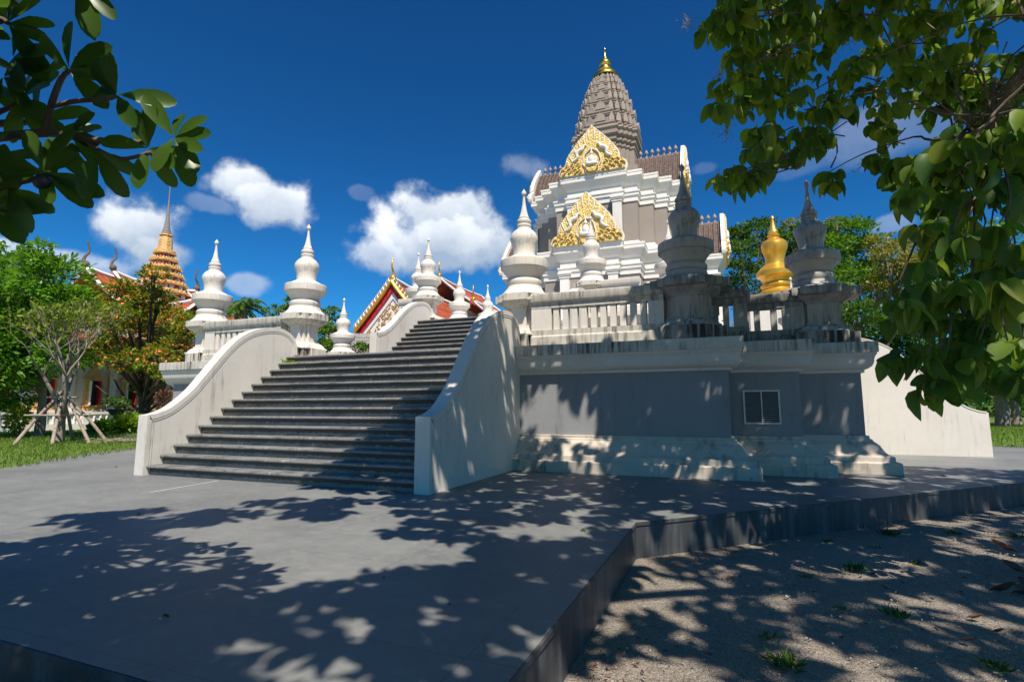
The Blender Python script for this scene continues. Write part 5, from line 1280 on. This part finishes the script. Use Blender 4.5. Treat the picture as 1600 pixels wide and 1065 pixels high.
# leaf and twig litter on the gravel, thicker along the kerb
n = 1500; t = rng.random(n); k1 = rng.random(n) < .45
lx = np.where(k1, EX+.06+np.abs(rng.normal(size=n))*.25, rng.uniform(-.8, 6, n)); ly = rng.uniform(1.6, 9.5, n)
dd2 = (ly-5.73)/1.012+EX; k2 = ly > 5.6; lx = np.where(k2 & k1, dd2+.08+np.abs(rng.normal(size=n))*.3, lx); ok = (lx > EX+.04) & ~(k2 & (lx < dd2+.08)); lx, ly = lx[ok], ly[ok]; n = len(lx)
lz = -.36+.03*np.sin(lx*1.7)*np.cos(ly*1.3)+.006
d_ = rdir(n); d_[:, 2] *= .15; nn2 = rdir(n, 2.5); V, Fq = leaves(np.stack([lx, ly, lz], -1), unit(d_), nn2, rng.uniform(.012, .05, n), T_OVAL); tag(np_mesh('leaf_litter', V, Fq, 'dryleaf'), kind='stuff')
# grass behind the near left slab edge
p = atZ(60, 1050, -.1)
n = 260; xg = rng.uniform(-4.6, -2.0, n); yg = rng.uniform(1.2, 1.62, n); base = np.stack([xg, yg, np.full(n, -.36)], -1)
V, Fq = leaves(base, unit(np.stack([rng.normal(size=n)*.3, rng.normal(size=n)*.3, np.ones(n)], -1)), rdir(n, .1), rng.uniform(.12, .3, n), (T_LONG[0]*np.array([.35, 1, 1]), T_LONG[1])); tag(np_mesh('grass', V, Fq, 'grassblade'), kind='stuff')
# lawn blades
def blades(x0, x1, y0, y1, n, test, h=(.05, .12)):
    x = rng.uniform(x0, x1, n); y = rng.uniform(y0, y1, n); k = np.array([test(a, b_) for a, b_ in zip(x, y)]); x, y = x[k], y[k]; n = len(x)
    base = np.stack([x, y, np.full(n, .02)], -1); V, Fq = leaves(base, unit(np.stack([rng.normal(size=n)*.4, rng.normal(size=n)*.4, np.ones(n)], -1)), rdir(n, .1), rng.uniform(h[0], h[1], n), (T_LONG[0]*np.array([.9, 1, 1]), T_LONG[1])); return tag(np_mesh('grass', V, Fq, 'grassblade'), kind='stuff')
blades(-32, -12.9, 5.5, 22, 36000, lambda a, b_: in_poly(a, b_, lawnL) and b_ < -.6*a+4)
blades(6.2, 22, 19.8, 48, 26000, lambda a, b_: a > .30*b_-.5 and a < .42*b_+1, (.06, .14))
# pile of cut twigs on the lawn by the props
p = atZ(172, 693); m = MB()
for k in range(70):
    a = random.uniform(0, 6.28); x, y = random.gauss(0, .45), random.gauss(0, .3); l_ = random.uniform(.1, .35); m.tube([(x, y, .03+random.random()*.14), (x+math.cos(a)*l_, y+math.sin(a)*l_, .04+random.random()*.14)], .008, 4)
m.xf(Matrix.Translation((p[0], p[1], 0.02))); tag(m.build('twig_pile', 'wood'), 'low pile of cut dry twigs lying on the lawn edge', 'twig pile')
# fallen leaves
def fallen(px, py, z, s, label, mat='dryleaf', curl=1.0, group=None):
    p = atZ(px, py, z); a = random.uniform(0, 6.28)
    tv, tf = leaf_template([(0, .02), (.15, .12), (.4, .26), (.65, .27), (.85, .16), (1, .01)], 1.0*curl, -.5*curl)
    tv = tv.copy(); tv[:, 2] += .05*np.sin(tv[:, 1]*9)*curl; V = tv*s; c1, s1 = math.cos(a), math.sin(a); V = np.stack([V[:, 0]*c1-V[:, 1]*s1, V[:, 0]*s1+V[:, 1]*c1, V[:, 2]-V[:, 2].min()+.004], -1)
    o = np_mesh('fallen_leaf', V, tf, mat); o.location = (p[0], p[1], (gzf(p[0], p[1]) if z < -.1 else z)); tag(o, label, 'leaf', group); return o
fallen(1545, 922, -.36, .18, 'curled dark brown dry leaf left of the leaf heap at the right border')
fallen(1590, 868, -.36, .2, 'reddish brown curled dry leaf cut by the right border above the heap')
for k, (x, y) in enumerate(((1590, 905), (1600, 922), (1580, 925), (1605, 900))): fallen(x, y, -.36, .22, 'big dark crumpled dry leaf in the heap at the right border', 'dryleaf', .6, 'heap of big dry leaves')
GL = 'small fallen leaves'
for (x, y, s) in ((880, 797, .09), (1200, 838, .1), (1330, 893, .07), (1440, 880, .06), (1510, 968, .1), (1240, 965, .05), (1310, 1000, .05), (1140, 905, .05), (1460, 940, .06), (1500, 1005, .08), (1275, 930, .05), (1390, 925, .06), (1550, 990, .07)):
    fallen(x, y, -.36, s, 'small brown fallen leaf scattered on the gravel', 'dryleaf', .8, GL)
for (x, y, s, m_) in ((220, 803, .07, 'dryleaf'), (264, 966, .05, 'dryleaf'), (793, 793, .09, 'bgA'), (908, 827, .10, 'bgA'), (1478, 744, .12, 'dryleaf'), (690, 718, .06, 'dryleaf'), (180, 730, .08, 'dryleaf'), (165, 706, .1, 'dryleaf'), (705, 946, .03, 'dryleaf'), (600, 905, .03, 'dryleaf')):
    fallen(x, y, .002, s, 'small fallen leaf lying on the grey paving', m_, .5, 'leaves on the paving')

# ================================================================== LIGHT, SKY
sd = bpy.data.lights.new('sun', 'SUN'); sd.energy = 5.0; sd.angle = R(.53); sd.color = (1.0, .90, .77)
so = bpy.data.objects.new('sun', sd); col.objects.link(so); so.rotation_euler = Vector(tuple(SUN)).to_track_quat('Z', 'Y').to_euler(); so.location = (4, -6, 12)
wd = bpy.data.worlds.new('World'); scene.world = wd; wd.use_nodes = True; nt = wd.node_tree; nt.nodes.clear(); s = N(nt)
sky = s.n('ShaderNodeTexSky'); sky.sky_type = 'NISHITA'; sky.sun_disc = False; sky.sun_elevation = math.asin(SUN[2]); sky.sun_rotation = math.atan2(SUN[0], SUN[1]); sky.air_density = 1.0; sky.dust_density = .3; sky.ozone_density = 3.0
tc = s.n('ShaderNodeTexCoord'); nv = s.n('ShaderNodeVectorMath'); nv.operation = 'NORMALIZE'; s.l(tc.outputs['Generated'], nv.inputs[0])
V_ = nv.outputs[0]
gm = s.n('ShaderNodeGamma'); gm.inputs[1].default_value = 1.35; s.l(sky.outputs[0], gm.inputs[0])
skyc = s.mix(1.0, gm.outputs[0], (.135, .62, .90), 'MULTIPLY')
def noise_w(sc, det, rough=.6, off=(0, 0, 0)):
    ad = s.n('ShaderNodeVectorMath'); ad.operation = 'ADD'; ad.inputs[1].default_value = off; s.l(V_, ad.inputs[0])
    nd = s.n('ShaderNodeTexNoise'); nd.inputs['Scale'].default_value = sc; nd.inputs['Detail'].default_value = det; nd.inputs['Roughness'].default_value = rough; s.l(ad.outputs[0], nd.inputs['Vector']); return nd.outputs['Fac'], nd.outputs['Color']
nf, nc_ = noise_w(8, 7, .55); nf2, _ = noise_w(5, 5, .6, (0, 0, -.035))
acc = None; shade = None
CL = [(228, 358, 62, 46, 1.0), (262, 395, 50, 30, .75), (190, 350, 30, 26, .7), (385, 285, 40, 28, .95), (430, 318, 58, 34, .9), (335, 322, 34, 12, .25), (700, 340, 82, 52, 1.05), (690, 385, 100, 42, .9), (590, 402, 44, 28, .8), (650, 330, 40, 30, .7),
      (815, 262, 42, 22, .3), (376, 443, 34, 16, .45), (70, 400, 90, 18, .6), (150, 425, 30, 16, .5), (20, 395, 60, 20, .6), (1420, 195, 90, 40, .22), (1460, 160, 60, 30, .22), (1390, 350, 30, 14, .3), (1100, 262, 20, 10, .12), (1240, 262, 40, 14, .12), (560, 300, 20, 10, .12), (-250, 380, 180, 50, .9), (1900, 300, 160, 60, .5), (2300, 250, 200, 80, .6)]
for (x, y, rx, ry, a) in CL:
    d = at(x, y, 1.0)-np.array([0, 0, CAMH]); dist = np.linalg.norm(d); d = d/dist; rgt = np.cross(d, [0, 0, 1]); rgt /= np.linalg.norm(rgt); upv = np.cross(rgt, d)
    k1 = F_PX*dist*1.0; ax, ay = 1.28*rx/(F_PX*dist), 1.28*ry/(F_PX*dist)
    sb = s.n('ShaderNodeVectorMath'); sb.operation = 'SUBTRACT'; sb.inputs[1].default_value = tuple(d); s.l(V_, sb.inputs[0])
    def dt(vec):
        q = s.n('ShaderNodeVectorMath'); q.operation = 'DOT_PRODUCT'; q.inputs[1].default_value = tuple(vec); s.l(sb.outputs[0], q.inputs[0]); return q.outputs['Value']
    u_ = dt(rgt/ax); v_ = dt(upv/ay); w_ = dt(d*30)
    r2 = s.math('ADD', s.math('MULTIPLY', u_, u_), s.math('MULTIPLY', v_, v_)); r2 = s.math('ADD', r2, s.math('MULTIPLY', w_, w_))
    f = s.math('SUBTRACT', 1.0, s.math('SQRT', r2)); f = s.math('MAXIMUM', s.math('ADD', f, 0.0), -1.0)
    f = s.math('MULTIPLY', f, 1.0)
    fa = s.math('MULTIPLY', s.math('ADD', f, s.math('MULTIPLY', s.math('SUBTRACT', nf, .5), 2.8)), 1.0)
    mr = s.n('ShaderNodeMapRange'); mr.interpolation_type = 'SMOOTHSTEP'; mr.inputs[1].default_value = .02; mr.inputs[2].default_value = .5; mr.inputs[3].default_value = 0; mr.inputs[4].default_value = min(a, 1.0); s.l(fa, mr.inputs[0])
    acc = mr.outputs[0] if acc is None else s.math('MAXIMUM', acc, mr.outputs[0])
    sv = s.math('MULTIPLY', mr.outputs[0], s.math('ADD', s.math('MULTIPLY', v_, .5), .5)); shade = sv if shade is None else s.math('MAXIMUM', shade, sv)
tone = s.math('ADD', s.math('MULTIPLY', shade, .75), s.math('MULTIPLY', s.math('SUBTRACT', nf2, .5), 1.6))
mt = s.n('ShaderNodeMapRange'); mt.inputs[1].default_value = .0; mt.inputs[2].default_value = .75; s.l(tone, mt.inputs[0])
ccol = s.mix(mt.outputs[0], (6.0, 7.6, 9.8), (18, 18.3, 18.6))
fin = s.mix(acc, skyc, ccol)
bg = s.n('ShaderNodeBackground'); bg.inputs['Strength'].default_value = .05; s.l(fin, bg.inputs['Color']); wo = s.n('ShaderNodeOutputWorld'); s.l(bg.outputs[0], wo.inputs[0])
scene.view_settings.view_transform = 'Standard'; scene.view_settings.look = 'None'; scene.view_settings.exposure = .5; scene.view_settings.gamma = 1
scene.render.engine = 'CYCLES'; scene.cycles.use_denoising = True; scene.cycles.max_bounces = 6; scene.cycles.transparent_max_bounces = 4
scene.render.film_transparent = False
